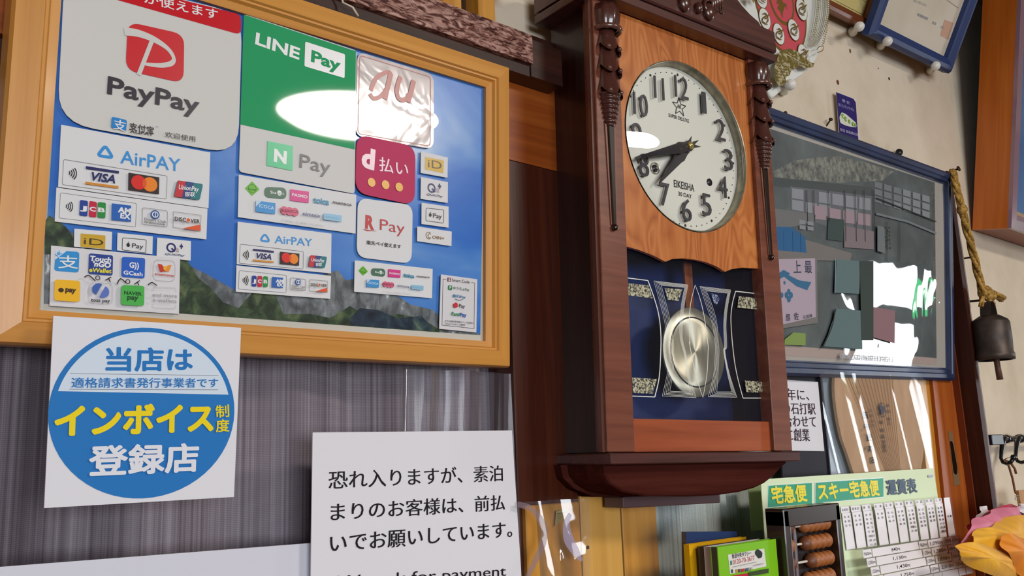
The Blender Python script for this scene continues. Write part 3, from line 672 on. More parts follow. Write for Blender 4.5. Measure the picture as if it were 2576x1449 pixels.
# left and right outlines
gk.curve([Z5(180, 437), Z5(500, 478)], 2.2, white, 2)
gk.curve([Z5(500, 478), Z5(590, 730), Z5(650, 950), Z5(680, 1200), Z7(940, 60), Z7(930, 220), Z7(903, 341)], 3, white)
gk.line([Z7(903, 341), Z7(752, 335)], 2.2, white)
gk.line([Z5(2040, 664), Z5(1728, 628)], 2.2, white)
gk.curve([Z5(1728, 628), Z5(1680, 820), Z5(1662, 1050), Z7(1388, 60), Z7(1410, 200), Z7(1448, 348)], 2.6, white)
gk.line([Z7(1448, 348), Z7(1585, 348)], 2.2, white)
for k in range(5):     # nested hourglass lines
    a = 16*k
    gk.line([Z5(580+a*1.35, 484+a), Z5(1058-a, 540+a*.62)], .9, white)
    gk.curve([Z5(580+a*1.35, 484+a), Z5(690+a*1.0, 880), Z5(740+a, 1100), Z5(770+a*.9, 1300), Z7(992+a*.28, 0), Z7(985+a*.4, 160), Z7(948+a*.6, 335-a*.45)], .9, white)
    gk.curve([Z5(1058-a, 540+a*.62), Z5(1010-a*.9, 800), Z5(985-a*.9, 1050), Z5(982-a*.8, 1290), Z7(1095-a*.3, 80), Z7(1120-a*.35, 220), Z7(1157-a*.75, 345-a*.5)], .9, white)
    gk.line([Z7(948+a*.6, 335-a*.45), Z7(1157-a*.75, 345-a*.5)], .9, white)
    gk.line([Z5(1224+a*1.1, 562+a), Z5(1655-a*.9, 612+a*.75)], .9, white)
    gk.curve([Z5(1224+a*1.1, 562+a), Z5(1310+a, 820), Z5(1390+a*.8, 1060), Z5(1430+a*.5, 1300), Z7(1275+a*.25, 60), Z7(1265+a*.3, 200), Z7(1232+a*.7, 340-a*.45)], .9, white)
    gk.curve([Z5(1655-a*.9, 612+a*.75), Z5(1610-a*.8, 860), Z5(1590-a*.8, 1100), Z5(1600-a*.8, 1400), Z7(1335-a*.25, 60), Z7(1360-a*.3, 190), Z7(1408-a*.6, 343-a*.5)], .9, white)
    gk.line([Z7(1232+a*.7, 340-a*.45), Z7(1408-a*.6, 343-a*.5)], .9, white)
gk.curve([Z5(1138, 545), Z5(1080, 780), Z5(1060, 1000), Z5(1065, 1380)], [1, 2, 2, 2], white)
gk.curve([Z7(1105, 0), Z7(1135, 160), Z7(1165, 270), Z7(1190, 345)], [2, 2, 2, 1], white)
gk.curve([Z5(1138, 545), Z5(1210, 750), Z5(1270, 1020), Z5(1320, 1400), Z7(1222, 60), Z7(1215, 200), Z7(1190, 345)], [1, 2, 2, 2, 2, 2, 1], white)
for q in ([(190, 520), (482, 552), (545, 733), (200, 690)], [(708, 588), (958, 606), (905, 768), (752, 752)], [(1748, 702), (2035, 735), (2045, 892), (1728, 862)]): gk.poly([Z5(*p) for p in q], goldm)
gk.poly([Z5(1352, 655), Z5(1450, 690), Z5(1480, 740), Z5(1440, 820), Z5(1400, 800)], noisy('worn_fleck', [(.5, '1c2c5c'), (.56, '9aa0b0')], 500, 2, .4))
for q in ([(752, 222), (903, 232), (880, 322), (755, 318)], [(1448, 240), (1570, 250), (1575, 316), (1455, 312)]): gk.poly([Z7(*p) for p in q], goldm)
gk.out('painted_lines', ck)
# ================================================================= stickers and papers on the board
K = lambda c, r=.3, **k: mat(c, r, **{'spec': .5 if r < .4 else .2, **k})
WH = K('dcdcde', .45, coat=.4); WH2 = K('d6d4d8', .5); PAPER = K('dedde4', .7)
def Z(ox, oy, sc): return lambda x, y: (ox+x*sc, oy+y*sc)
A1, A2, A3, A4 = Z(0, 0, .28986), Z(580, 0, .31746), Z(80, 300, .359), Z(560, 400, .34514)
BLK, NAVY, GREY, DGREY = K('1c1a20'), K('1c2260'), K('77777c'), K('3c3a40')
BLUE, RED, ORG, TEAL, GOLD = K('1f86cf'), K('c8202c'), K('e8892a'), K('12757c'), K('c9a12c')
INKW = K('e4e4e6')
def sticker(label, quad, m=WH, r=0, lift=.0, name='payment_sticker', group='payment stickers on the board', th=.01):
    return card(name, label, 'sticker', BF, quad, m, d=.004-lift, th=th, r=r, group=group)
def rect(i, T, q, m, r=0): i.poly([T(*p) for p in q], m, r)
def outl(i, T, q, w, m, r=4): i.line([T(*p) for p in q], w, m, closed=True, r=r)
def arcs(i, T, x, y, s):
    for k in range(4): i.ring(T(x, y), s*(.35+.28*k), s*.13, BLK, -42, 42, 8)
def tri_logo(i, pts, w): i.line(pts, w, K('2f8fd6'), closed=True, r=9)
def visa(i, T, q1, t, h, q2):
    rect(i, T, q1, NAVY); i.text('VISA', T(*t[0]), T(*t[1]), h, NAVY, .03, .25); rect(i, T, q2, K('d08a34'))
def master(i, T, q, c1, c2, r):
    rect(i, T, q, K('2a1a20')); i.circ(T(*c2), r, K('e8821e')); i.circ(T(*c1), r, K('d8241f'))
    i.circ(T((c1[0]+c2[0])/2, (c1[1]+c2[1])/2), r*.62, K('e0501f'), sq=.45)
def union(i, T, q):
    a, b, c, d = [np.array(p, float) for p in q]
    def m_(u0, u1): return [tuple(a+(b-a)*u0), tuple(a+(b-a)*u1), tuple(d+(c-d)*u1), tuple(d+(c-d)*u0)]
    rect(i, T, q, K('12757c'), 5); rect(i, T, m_(.02, .34), K('c32a3a'), 2); rect(i, T, m_(.32, .64), K('24427c'))
    w = b-a; i.text('UnionPay', T(*(a+w*.12+(d-a)*.52)), T(*(b-w*.1+(c-b)*.5)), abs((d-a)[1])*.3*SC[T], INKW, .02, .2)
    i.text('银联', T(*(a+w*.42+(d-a)*.92)), T(*(b-w*.2+(c-b)*.86)), abs((d-a)[1])*.3*SC[T], INKW, .02, .2)
SC = {A1: .28986, A2: .31746, A3: .359, A4: .34514}
def jcb(i, T, qs, h):
    for q, c, t in zip(qs, ('1c3e92', 'c01f3c', '1d8a3c'), 'JCB'):
        rect(i, T, q, K(c), 4); (x0, y0), (x1, y1), (x2, y2), (x3, y3) = q
        i.text(t, T(x3+4, (y0+y3)/2+h*.45/SC[T]), T(x2-4, (y1+y2)/2+h*.45/SC[T]), h, INKW, .04)
def amex(i, T, q):
    rect(i, T, q, K('1f5fb4')); (x0, y0), (x1, y1), (x2, y2), (x3, y3) = q; w = x1-x0; h = y3-y0
    i.text('AM', T(x0+w*.3, y0+h*.52), T(x1-w*.02, y1+h*.5), h*.32*SC[T], INKW, .05); i.text('EX', T(x0+w*.42, y0+h*.88), T(x1-w*.04, y1+h*.84), h*.32*SC[T], INKW, .05)
def diners(i, T, q, c, r):
    outl(i, T, q, 1, GREY, 5); i.circ(T(*c), r, K('24549a')); i.circ(T(*c), r*.72, INKW); i.circ(T(*c), r*.5, K('24549a')); rect(i, T, [(c[0]-3, c[1]-r*2), (c[0]+3, c[1]-r*2+1), (c[0]+3, c[1]+r*2), (c[0]-3, c[1]+r*2)], INKW)
    (x0, y0), (x1, y1), (x2, y2), (x3, y3) = q; w = x1-x0; h = y3-y0
    i.text('Diners Club', T(x3+w*.08, y3-h*.22), T(x2-w*.07, y2-h*.22), h*.18*SC[T], DGREY); i.text('INTERNATIONAL', T(x3+w*.08, y3-h*.08), T(x2-w*.07, y2-h*.08), h*.09*SC[T], DGREY, .02)
def discover(i, T, q, t, h, c, r):
    outl(i, T, q, 1, GREY, 1); (x0, y0), (x1, y1), (x2, y2), (x3, y3) = q
    rect(i, T, [(x3+(x2-x3)*.35, y3+(y2-y3)*.35-2), (x2-2, y2-(y2-y1)*.42), (x2-2, y2-2)], K('e0562a'))
    i.text('DISCOVER', T(*t[0]), T(*t[1]), h, BLK, .02); i.circ(T(*c), r*1.25, INKW); i.circ(T(*c), r, K('e0562a'))
# --- poster cards, larger first
r_, i = sticker('large white rounded sticker with red header band and red square P logo', [(162, -74), (608, 36), (598, 390), (143, 308)], K('d2d0cc', .5, coat=.6), .27)
i.poly([(163, -73), (606, 37), (606, 88), (160, -38)], K('c8202c', .15), 18)
i.text('が使えます', (362, 8), (548, 51), 27, INKW, .015)
i.poly([(321, 55), (463, 87), (461, 210), (315, 177)], K('cc1f2b'), 30)
cw = K('d2d0cc', .5, coat=.6)
i.curve([(312, 80), (345, 84), (385, 99), (420, 122), (436, 146), (430, 160), (405, 165), (375, 163), (358, 160)], [20, 19, 16, 11, 9, 13, 12, 9, 6], cw)
i.line([(381, 104), (348, 189)], 10, cw)
i.text('PayPay', (268, 235), (500, 286), 44, K('35303a'), .022)
i.poly([(280, 294), (318, 303), (316, 331), (278, 322)], K('2080c8'), 5); i.text('支', (283, 326), (314, 333), 27, INKW, .01)
i.text('支付宝', (323, 327), (385, 339), 19, DGREY, .02); i.text('ALIPAY', (325, 334), (384, 343), 7, DGREY, .02); i.text('TM', (389, 321), (396, 322), 3, GREY)
i.text('欢迎使用', (413, 346), (489, 358), 14, DGREY)
i.out('print', r_)
def airpay(labelA, labelB, T, qa, tri, tw, name_a, name_b, h, box1, arc1, v, mc, un, qb, box2, arc2, jc, jh, am, di, ds):
    r_, i = sticker(labelA, [T(*p) for p in qa]); tri_logo(i, [T(*p) for p in tri], tw)
    i.text('AirPAY', T(*name_a), T(*name_b), h, K('2f8fd6'), .01); outl(i, T, box1, 1, GREY); arcs(i, T, *arc1)
    visa(i, T, *v); master(i, T, *mc); union(i, T, un); i.out('print', r_)
    r_, i = sticker(labelB, [T(*p) for p in qb]); outl(i, T, box2, 1, GREY); arcs(i, T, *arc2); jcb(i, T, jc, jh); amex(i, T, am); diners(i, T, *di); discover(i, T, *ds); i.out('print', r_)
airpay('larger pale card sticker with blue triangle logo, left under the large white sticker', 'larger card sticker with three-stripe, blue box and orange corner logos, upper left',
    A3, [(203, 40), (1248, 235), (1235, 625), (182, 476)], [(515, 185), (568, 270), (460, 254)], 7.5, (618, 307), (1040, 368), 34,
    [(222, 282), (947, 398), (942, 560), (212, 458)], (245, 375, 18),
    ([(375, 330), (607, 366), (606, 382), (376, 350)], ((413, 428), (580, 450)), 21, [(370, 440), (603, 471), (602, 488), (371, 457)]),
    ([(672, 377), (888, 410), (885, 528), (670, 498)], (742, 446), (822, 460), 18), [(1012, 432), (1192, 458), (1168, 570), (985, 545)],
    [(170, 480), (1228, 628), (1220, 843), (158, 718)], [(200, 515), (733, 590), (727, 755), (190, 692)], (226, 608, 16),
    [[(335, 566), (390, 574), (386, 683), (329, 676)], [(400, 574), (452, 582), (448, 690), (395, 684)], [(458, 582), (514, 588), (510, 697), (454, 690)]], 11,
    [(555, 592), (690, 608), (688, 722), (552, 708)], ([(768, 622), (943, 645), (940, 758), (765, 738)], (856, 672), 11),
    ([(980, 652), (1175, 678), (1170, 788), (978, 762)], ((988, 714), (1165, 736)), 10, (1083, 712), 4.5))
airpay('smaller pale card sticker with blue triangle logo, low in the middle of the board', 'smaller card sticker with striped, blue box and orange corner logos, low in the middle',
    A4, [(107, 458), (790, 545), (786, 835), (100, 768)], [(308, 542), (345, 603), (271, 595)], 5, (378, 612), (652, 637), 20,
    [(127, 620), (588, 675), (585, 803), (120, 760)], (136, 696, 15),
    ([(217, 655), (368, 671), (368, 685), (217, 668)], ((240, 724), (350, 735)), 14, [(216, 733), (366, 748), (365, 760), (216, 746)]),
    ([(412, 677), (553, 692), (550, 780), (410, 767)], (455, 722), (510, 730), 12.5), [(628, 703), (752, 715), (735, 798), (613, 787)],
    [(98, 776), (787, 853), (780, 1020), (93, 968)], [(120, 813), (465, 848), (462, 975), (115, 948)], (134, 882, 15),
    [[(210, 850), (244, 853), (242, 932), (207, 929)], [(250, 852), (284, 855), (281, 935), (247, 932)], [(290, 855), (325, 858), (322, 936), (287, 934)]], 9,
    [(354, 860), (434, 868), (432, 943), (350, 937)], ([(485, 867), (598, 880), (595, 962), (482, 953)], (541, 899), 8),
    ([(623, 882), (752, 893), (749, 975), (620, 965)], ((627, 927), (745, 936)), 7, (690, 921), 3.2))
def small_id(label, T, q, g, t, h):
    r_, i = sticker(label, [T(*p) for p in q]); rect(i, T, g, GOLD, 2); i.text('iD', T(*t[0]), T(*t[1]), h, K('4a3a10'), 0); i.out('print', r_)
def small_apple(label, T, q, o, c, rr, t, h):
    r_, i = sticker(label, [T(*p) for p in q]); outl(i, T, o, 1.3, BLK, 4); i.circ(T(*c), rr, BLK, sq=.85); i.circ(T(c[0]+rr*1.6/SC[T]*.6, c[1]-2), rr*.35, WH); i.line([T(c[0], c[1]-rr/SC[T]*1.1), T(c[0]+4, c[1]-rr/SC[T]*1.6)], 1.5, BLK)
    i.text('Pay', T(*t[0]), T(*t[1]), h, BLK, .005); i.out('print', r_)
def small_quic(label, T, q, c, rr, plus, t, h):
    r_, i = sticker(label, [T(*p) for p in q]); i.ring(T(*c), rr, rr*.42, K('1f2266')); i.line([T(c[0]+2, c[1]+4), T(c[0]+rr/SC[T]*.9, c[1]+rr/SC[T])], rr*.4, K('1f2266'))
    i.text('+', T(plus[0]-rr, plus[1]+rr*1.2), T(plus[0]+rr*1.2, plus[1]+rr*1.4), rr*1.3, K('1f2266'), .06, bb=True)
    for k in range(3): i.line([T(c[0]+(rr*1.1+k*2.4)/SC[T], c[1]+2), T(c[0]+(rr*1.3+k*2.4)/SC[T], c[1]+rr*1.2/SC[T])], .8, (K('c83048'), GREY, BLK)[k])
    i.text('QUICPay', T(*t[0]), T(*t[1]), h, K('1f2266'), .01, .3); i.out('print', r_)
small_id('small white sticker with gold block, left side beneath the card stickers', A3, [(296, 768), (560, 790), (556, 918), (293, 893)], [(342, 800), (515, 815), (513, 910), (340, 893)], ((362, 875), (500, 888)), 17)
small_apple('small white sticker with boxed black word, left side beneath the card stickers', A3, [(598, 797), (845, 822), (842, 947), (595, 920)], [(635, 830), (802, 845), (798, 937), (632, 915)], (675, 881), 5, ((700, 900), (778, 909)), 12)
small_quic('small white sticker with navy ring and plus sign, left side under the card stickers', A3, [(876, 830), (1112, 855), (1110, 992), (872, 964)], (976, 900), 10, (1045, 896), ((930, 950), (1068, 963)), 5)
small_id('small white sticker with gold block, top of the right column of four', A2, [(1505, 1200), (1717, 1250), (1715, 1410), (1503, 1372)], [(1542, 1243), (1688, 1272), (1685, 1373), (1540, 1342)], ((1562, 1325), (1672, 1345)), 21)
small_quic('small white sticker with navy ring and plus sign, second in the right column', A4, [(1442, 132), (1638, 170), (1637, 322), (1440, 292)], (1522, 212), 10, (1580, 205), ((1484, 264), (1603, 282)), 5)
small_apple('small white sticker with boxed black word, third in the right column', A4, [(1447, 320), (1643, 348), (1643, 502), (1446, 475)], [(1482, 357), (1612, 372), (1610, 468), (1480, 450)], (1512, 408), 4.5, ((1532, 428), (1594, 436)), 12)
r_, i = sticker('slim white sticker with brown double ring and lettering, bottom of the right column', [A4(*p) for p in [(1415, 493), (1666, 530), (1664, 636), (1414, 600)]])
BR = K('8a6a3c'); i.ring(A4(1502, 558), 8.5, 1.8, BR, 50, 310); i.ring(A4(1508, 560), 5.2, 1.8, BR, 50, 310); i.text('OIN+', A4(1527, 580), A4(1614, 590), 8, BR, .015); i.out('print', r_)
# --- green two-part sticker
r_, i = sticker('tall green and white sticker with white lettering above a green square N logo', [(613, 36), (896, 128), (891, 488), (600, 433)], K('d6d4d2', .5, coat=.7), .04)
GR = K('189a60', .5, coat=.7)
i.poly([(613, 37), (895, 129), (892, 376), (604, 313)], GR)
i.text('LINE', (641, 110), (752, 150), 30, INKW, .03); i.poly([(767, 105), (867, 137), (866, 197), (765, 167)], INKW, 4); i.text('Pay', (781, 154), (855, 179), 29, GR, .035)
i.poly([(672, 355), (736, 368), (735, 430), (670, 417)], K('3cc088')); i.text('N', (687, 405), (719, 412), 31, INKW, .05); i.text('Pay', (752, 421), (829, 438), 36, K('4c4c52'), .002); i.out('print', r_)
# --- transit logos
def transit(label, T, q, dia, su, pa, to, ma, ic, sg, ni, ha, tiny, k):
    r_, i = sticker(label, [T(*p) for p in q]); G = K('62b02c')
    i.poly([T(dia[0]-dia[2], dia[1]-2), T(dia[0], dia[1]-dia[2]), T(dia[0]+dia[2], dia[1]+6), T(dia[0]-2, dia[1]+dia[2])], G, 2)
    i.ring(T(*dia[:2]), dia[2]*SC[T]*.55, .8, K('2c6a1c')); i.text('TICKET', T(dia[0]-dia[2]*.6, dia[1]+8), T(dia[0]+dia[2]*.6, dia[1]+16), 3*k, K('2c6a1c'), .02)
    DG = K('3f6a54'); x, y, rx, ry = su
    i.poly([T(x-rx, y-ry*.9), T(x+rx, y-ry*.75), T(x+rx, y+ry*1.1), T(x-rx, y+ry*.75)], DG, 40); i.circ(T(x+rx*.35, y+ry*.1), ry*.42*SC[T], INKW); i.text('Su', T(x-rx*.5, y+ry*.15), T(x+rx*.05, y+ry*.25), 7*k, INKW, .02); i.text('ica', T(x+rx*.15, y+ry*.3), T(x+rx*.8, y+ry*.42), 8*k, K('9fb8a8'), .02)
    rect(i, T, pa, K('d02a86')); i.text('PASMO', T(pa[0][0]+12*k, (pa[0][1]+pa[3][1])/2+8), T(pa[1][0]-12*k, (pa[1][1]+pa[2][1])/2+8), 7.5*k, INKW, .02)
    i.text('toica', T(*to[0]), T(*to[1]), 15*k, K('2a86ac'), .035); i.text('manaca', T(*ma[0]), T(*ma[1]), 8*k, BLK, .01)
    rect(i, T, ic, K('2f8ece')); rect(i, T, [ic[0], (ic[0][0]+(ic[1][0]-ic[0][0])*.3, ic[0][1]+3), (ic[3][0], ic[0][1]+(ic[3][1]-ic[0][1])*.55)], K('b9cfdf'))
    i.text('ICOCA', T(ic[0][0]+20*k, (ic[0][1]+ic[3][1])/2+9*k), T(ic[1][0]-12*k, (ic[1][1]+ic[2][1])/2+9*k), 8.5*k, K('d5e8f4'), .01)
    for c in sg: i.circ(T(*c), 10.5*k, K('d0607e'))
    i.text('SUGOCA', T(sg[0][0]-24*k, sg[0][1]+9*k), T(sg[2][0]+24*k, sg[2][1]+9*k), 7*k, K('8e2c50'), .02)
    i.text('nimoca', T(*ni[0]), T(*ni[1]), 9.5*k, K('2c4a86'), .01); rect(i, T, ha, K('8cbcd8')); i.text('はやかけん', T(ha[3][0]+10*k, ha[3][1]-14*k), T(ha[2][0]-10*k, ha[2][1]-14*k), 5*k, K('6aa2c4'))
    i.text('※「PiTaPa」はご利用いただけません', T(*tiny[0]), T(*tiny[1]), 4.5*k, K('a4a4aa')); i.out('print', r_)
transit('larger white sticker of many transit card logos under the green sticker', A4, [(115, 115), (970, 262), (965, 545), (108, 425)], (215, 216, 54), (382, 245, 80, 46), [(488, 222), (624, 240), (622, 323), (487, 305)], ((655, 318), (770, 337)), ((797, 325), (934, 345)),
    [(236, 305), (378, 325), (375, 405), (233, 387)], [(440, 378), (478, 384), (516, 390)], ((573, 413), (697, 430)), [(724, 398), (856, 415), (854, 462), (722, 445)], ((417, 456), (720, 497)), 1)
transit('smaller white sticker of many transit card logos, low right on the mountain poster', A4, [(960, 740), (1527, 802), (1522, 1015), (955, 968)], (1023, 815, 36), (1131, 825, 51, 32), [(1202, 803), (1292, 812), (1290, 868), (1201, 860)], ((1312, 858), (1390, 870)), ((1407, 862), (1502, 870)),
    [(1042, 878), (1133, 885), (1131, 940), (1040, 935)], [(1175, 914), (1199, 918), (1222, 921)], ((1262, 932), (1345, 942)), [(1363, 918), (1451, 927), (1450, 960), (1362, 950)], ((1156, 975), (1360, 992)), .66)
# --- glossy red-outlined sticker with crinkled film
crk = noisy('crinkled_film', [(.3, 'a79c9e'), (.6, 'b5a8aa')], 22, 2, .2, coat=.8, bump=.16, dist=.004, coat_bump=1, distortion=1.2)
r_, i = sticker('crinkled glossy greyish sticker with thin red outline, half lost in the lamp glare', [(898, 130), (1090, 188), (1089, 376), (893, 343)], crk, .1)
RB = K('b0625e', .3); i.line([(905, 139), (1083, 194), (1082, 368), (900, 336)], 2, RB, closed=True, r=10)
i.curve([(932, 228), (944, 200), (962, 186), (981, 184), (976, 214), (960, 240), (940, 248), (930, 236)], 11, RB); i.line([(983, 184), (968, 250)], 13, RB)
i.curve([(1007, 193), (998, 225), (1003, 248), (1020, 250), (1036, 226)], 12, RB); i.line([(1040, 203), (1026, 258)], 13, RB); i.out('print', r_)
PK = K('bd3a62', .5)
r_, i = sticker('rounded crimson sticker with white d and three yellow dots', [(896, 338), (1044, 369), (1042, 517), (893, 485)], PK, .14, lift=.012)
i.text('d', (908, 417), (941, 426), 50, K('e8c8d6'), .05); i.text('払い', (953, 430), (1026, 445), 36, K('e8c8d6'), .012)
for c in ((934, 459), (969, 465), (1003, 471)): i.circ(c, 11, K('e2a83a'))
i.out('print', r_)
r_, i = sticker('rounded white sticker with red R logo below the crimson sticker', [(899, 498), (1037, 516), (1034, 664), (896, 647)], WH, .11)
RR = K('b81c2c'); i.text('R', (918, 573), (941, 577), 33, RR, .05); i.poly([A4(1020, 511), A4(1124, 526), A4(1050, 526)], RR); i.text('Pay', (955, 578), (1017, 588), 29, RR, -.005)
i.text('楽天ペイ使えます', (921, 615), (1008, 626), 10.5, BLK, .02); i.out('print', r_)
# --- e-wallet sheet
r_, i = sticker('white paper sheet of eight wallet app icons, lower left corner of the board', [A3(*p) for p in [(133, 886), (1036, 975), (1028, 1365), (122, 1308)]], WH2, lift=.012)
T = A3
rect(i, T, [(168, 918), (333, 930), (328, 1076), (155, 1062)], K('2a8ed0'), 8); rect(i, T, [(166, 920), (245, 922), (162, 985)], K('d0dce8')); i.text('HK', T(178, 966), T(212, 938), 9, K('2a8ed0'), .03); i.text('支', T(182, 1045), T(322, 1050), 33, INKW, .01)
rect(i, T, [(398, 940), (567, 955), (563, 1097), (393, 1085)], K('1f3f8e'), 6); i.text('Touch', T(404, 992), T(553, 1005), 13, INKW, .04, .1); i.text("'nGO", T(424, 1030), T(550, 1042), 13, INKW, .05, .1); i.text('eWallet', T(398, 1070), T(554, 1080), 11, K('e8d83a'), .03, .1)
rect(i, T, [(627, 965), (790, 975), (785, 1118), (623, 1105)], K('1f5cc0'), 6); i.text('G))', T(678, 1040), T(745, 1046), 14, INKW, .03); i.text('GCash', T(636, 1088), T(770, 1102), 10, INKW, .03)
outl(i, T, [(848, 985), (998, 993), (996, 1138), (842, 1130)], 1, K('b9b4bc'), 14); rect(i, T, [(876, 1014), (905, 1020), (930, 1066), (893, 1072)], K('c83028')); rect(i, T, [(972, 1024), (944, 1026), (926, 1066), (952, 1072)], K('e8902c')); rect(i, T, [(912, 1030), (940, 1032), (930, 1062), (916, 1060)], K('e8b03a')); i.text('truemoney', T(853, 1092), T(990, 1106), 6, K('c83a30'), .02)
rect(i, T, [(153, 1125), (330, 1135), (327, 1283), (148, 1272)], K('edb51c'), 7); i.circ(T(197, 1200), 6.5, K('3a2418'), ry=5.5); i.text('pay', T(226, 1210), T(300, 1218), 13, K('3a2418'), .045)
outl(i, T, [(392, 1148), (557, 1152), (553, 1297), (388, 1288)], 1, K('c2bec6'), 12); i.circ(T(458, 1195), 15, K('3a5fae'), 60, 250); i.circ(T(488, 1212), 15, K('5a72c0'), 240, 430); i.text('toss pay', T(403, 1280), T(537, 1286), 9, K('30303c'), .02)
rect(i, T, [(617, 1165), (777, 1172), (774, 1312), (613, 1303)], K('4ab04c'), 7); i.text('NAVER', T(634, 1230), T(758, 1240), 9, K('184a28'), .03); i.text('pay', T(655, 1264), T(733, 1272), 13, K('184a28'), .03)
i.line([T(835, 1205), T(838, 1180), T(990, 1186), T(998, 1215)], .9, K('b9b4bc')); i.line([T(833, 1298), T(838, 1324), T(985, 1330), T(996, 1305)], .9, K('b9b4bc')); i.text('and more', T(830, 1244), T(1002, 1254), 9, K('8a868e')); i.text('e-wallets', T(832, 1280), T(998, 1290), 9, K('8a868e'))
pen = K('15131a')
i.curve([T(355, 1112), T(385, 1099), T(430, 1137)], 2.6, pen, 3); i.ring(T(447, 1117), 5, 2, pen); i.curve([T(500, 1134), T(540, 1111)], 2.6, pen); i.curve([T(522, 1122), T(534, 1148)], 2.4, pen)
i.curve([T(580, 1160), T(605, 1123), T(642, 1152)], 2.6, pen, 3); i.ring(T(655, 1143), 5, 2, pen); i.curve([T(700, 1162), T(738, 1136)], 2.4, pen); i.curve([T(722, 1148), T(730, 1170)], 2.4, pen); i.curve([T(795, 1167), T(822, 1150), T(857, 1172)], 2.6, pen, 3)
i.out('print', r_)
# --- code list sheet
r_, i = sticker('small white paper listing code payments, bottom right corner of the board', [A4(*p) for p in [(1588, 842), (1852, 877), (1845, 1265), (1575, 1238)]], WH2, lift=.01)
T = A4
i.line([T(1630, 878), T(1606, 875), T(1598, 1211), T(1832, 1236), T(1836, 904), T(1812, 900)], 1, DGREY)
rect(i, T, [(1638, 864), (1662, 867), (1661, 895), (1636, 892)], K('7a2c3c')); i.text('S', T(1643, 889), T(1656, 891), 7, INKW, .02); i.text('Smart Code', T(1669, 893), T(1798, 908), 8, DGREY, -.002)
rect(i, T, [(1642, 920), (1670, 924), (1668, 957), (1640, 953)], K('1d7a48'), 3); i.text('P', T(1649, 948), T(1662, 950), 8, INKW, .02); i.text('ゆうちょPay', T(1677, 954), T(1793, 968), 8.5, K('2c6a50'), .01)
i.text('銀行Pay', T(1672, 1012), T(1766, 1022), 9, K('2a7ab0'), .02); i.curve([T(1688, 1020), T(1715, 1030), T(1745, 1024)], 1.2, K('2c3a60'))
i.poly([T(1692, 1046), T(1706, 1054), T(1707, 1078), T(1690, 1088), T(1675, 1078), T(1676, 1056)], K('c8303c')); i.text('Pay', T(1716, 1081), T(1758, 1087), 9, BLK, .01)
i.text('Fami', T(1662, 1140), T(1720, 1146), 9, K('208a5a'), .03); i.text('Pay', T(1722, 1146), T(1769, 1151), 9, K('2058b0'), .03)
i.text('※その他利用可能なコード決済は', T(1612, 1186), T(1818, 1203), 4.5, DGREY, .01); i.text('「Smart Code」で検索', T(1610, 1206), T(1757, 1218), 4.5, DGREY, .01)
i.out('print', r_)

# ================================================================= papers below the board
NF = Fr((0, 7.2, 0), roll=.0, lean=.02)
r_, i = card('invoice_notice', 'square white paper notice with blue circle and yellow lettering at lower left', 'notice', NF, [(133, 795), (605, 825), (587, 1250), (110, 1278)], PAPER, th=.012)
B6 = Z(0, 800, .4479); NB = K('2474bc', .6); LB = K('cfdcea', .6); NY = K('ecd31c', .6); NW = K('dfe0e8', .6)
c6 = B6(793, 533); q0 = i.P(c6)
R_ = (i.P(B6(1316, 520))[0]-i.P(B6(268, 548))[0])/2; RZ = (i.P(B6(800, 52))[1]-i.P(B6(785, 1014))[1])/2; cc = ((i.P(B6(1316, 520))[0]+i.P(B6(268, 548))[0])/2, (i.P(B6(800, 52))[1]+i.P(B6(785, 1014))[1])/2)
def ell(rx, rz, a0, a1, m, n=60): i.flat([(cc[0]+rx*math.cos(math.radians(a0+(a1-a0)*k/n)), cc[1]+rz*math.sin(math.radians(a0+(a1-a0)*k/n))) for k in range(n if a1-a0 >= 360 else n+1)], m)
ell(R_, RZ, 0, 360, NB); ell(R_*.945, RZ*.945, 13.5, 166.5, LB)
i.text('当店は', B6(590, 302), B6(1082, 300), 61, NB, .03)
i.line([B6(392, 312), B6(1225, 323)], 1, GREY); i.line([B6(387, 400), B6(1223, 403)], 1, GREY)
i.text('適格請求書発行事業者です', B6(398, 393), B6(1222, 391), 25, NB, .012)
i.text('インボイス', B6(298, 668), B6(1196, 640), 77, NY, .045); i.text('制', B6(1208, 562), B6(1284, 556), 32, NY, .02); i.text('度', B6(1208, 643), B6(1284, 638), 32, NY, .02)
i.text('登録店', B6(490, 893), B6(1110, 865), 77, NW, .03); i.out('print', r_)
N2 = Fr((0, 7.4, 0))
r_, i = card('prepayment_notice', 'white paper asking for prepayment in black serif writing, beside the dark pillar', 'notice', N2, [(785, 1088), (1286, 1083), (1330, 1760), (776, 1780)], PAPER, th=.012)
i.text('恐れ入りますが、素泊', (826, 1231), (1265, 1210), 43, BLK, mincho=True); i.text('まりのお客様は、前払', (831, 1311), (1270, 1283), 42, BLK, mincho=True); i.text('いでお願いしています。', (829, 1391), (1288, 1351), 42, BLK, mincho=True)
i.text('We ask for payment', (845, 1477), (1272, 1448), 28, BLK, 0); i.text('in advance.', (845, 1555), (1100, 1540), 28, BLK, 0); i.out('print', r_)
N3 = Fr((0, 7.5, 0))
r_, i = card('blank_paper', 'blank white sheet rising at the lower left edge below the lace curtain', 'paper', N3, [(-160, 1438), (806, 1364), (800, 1760), (-160, 1780)], K('d2d2de', .7), th=.012)
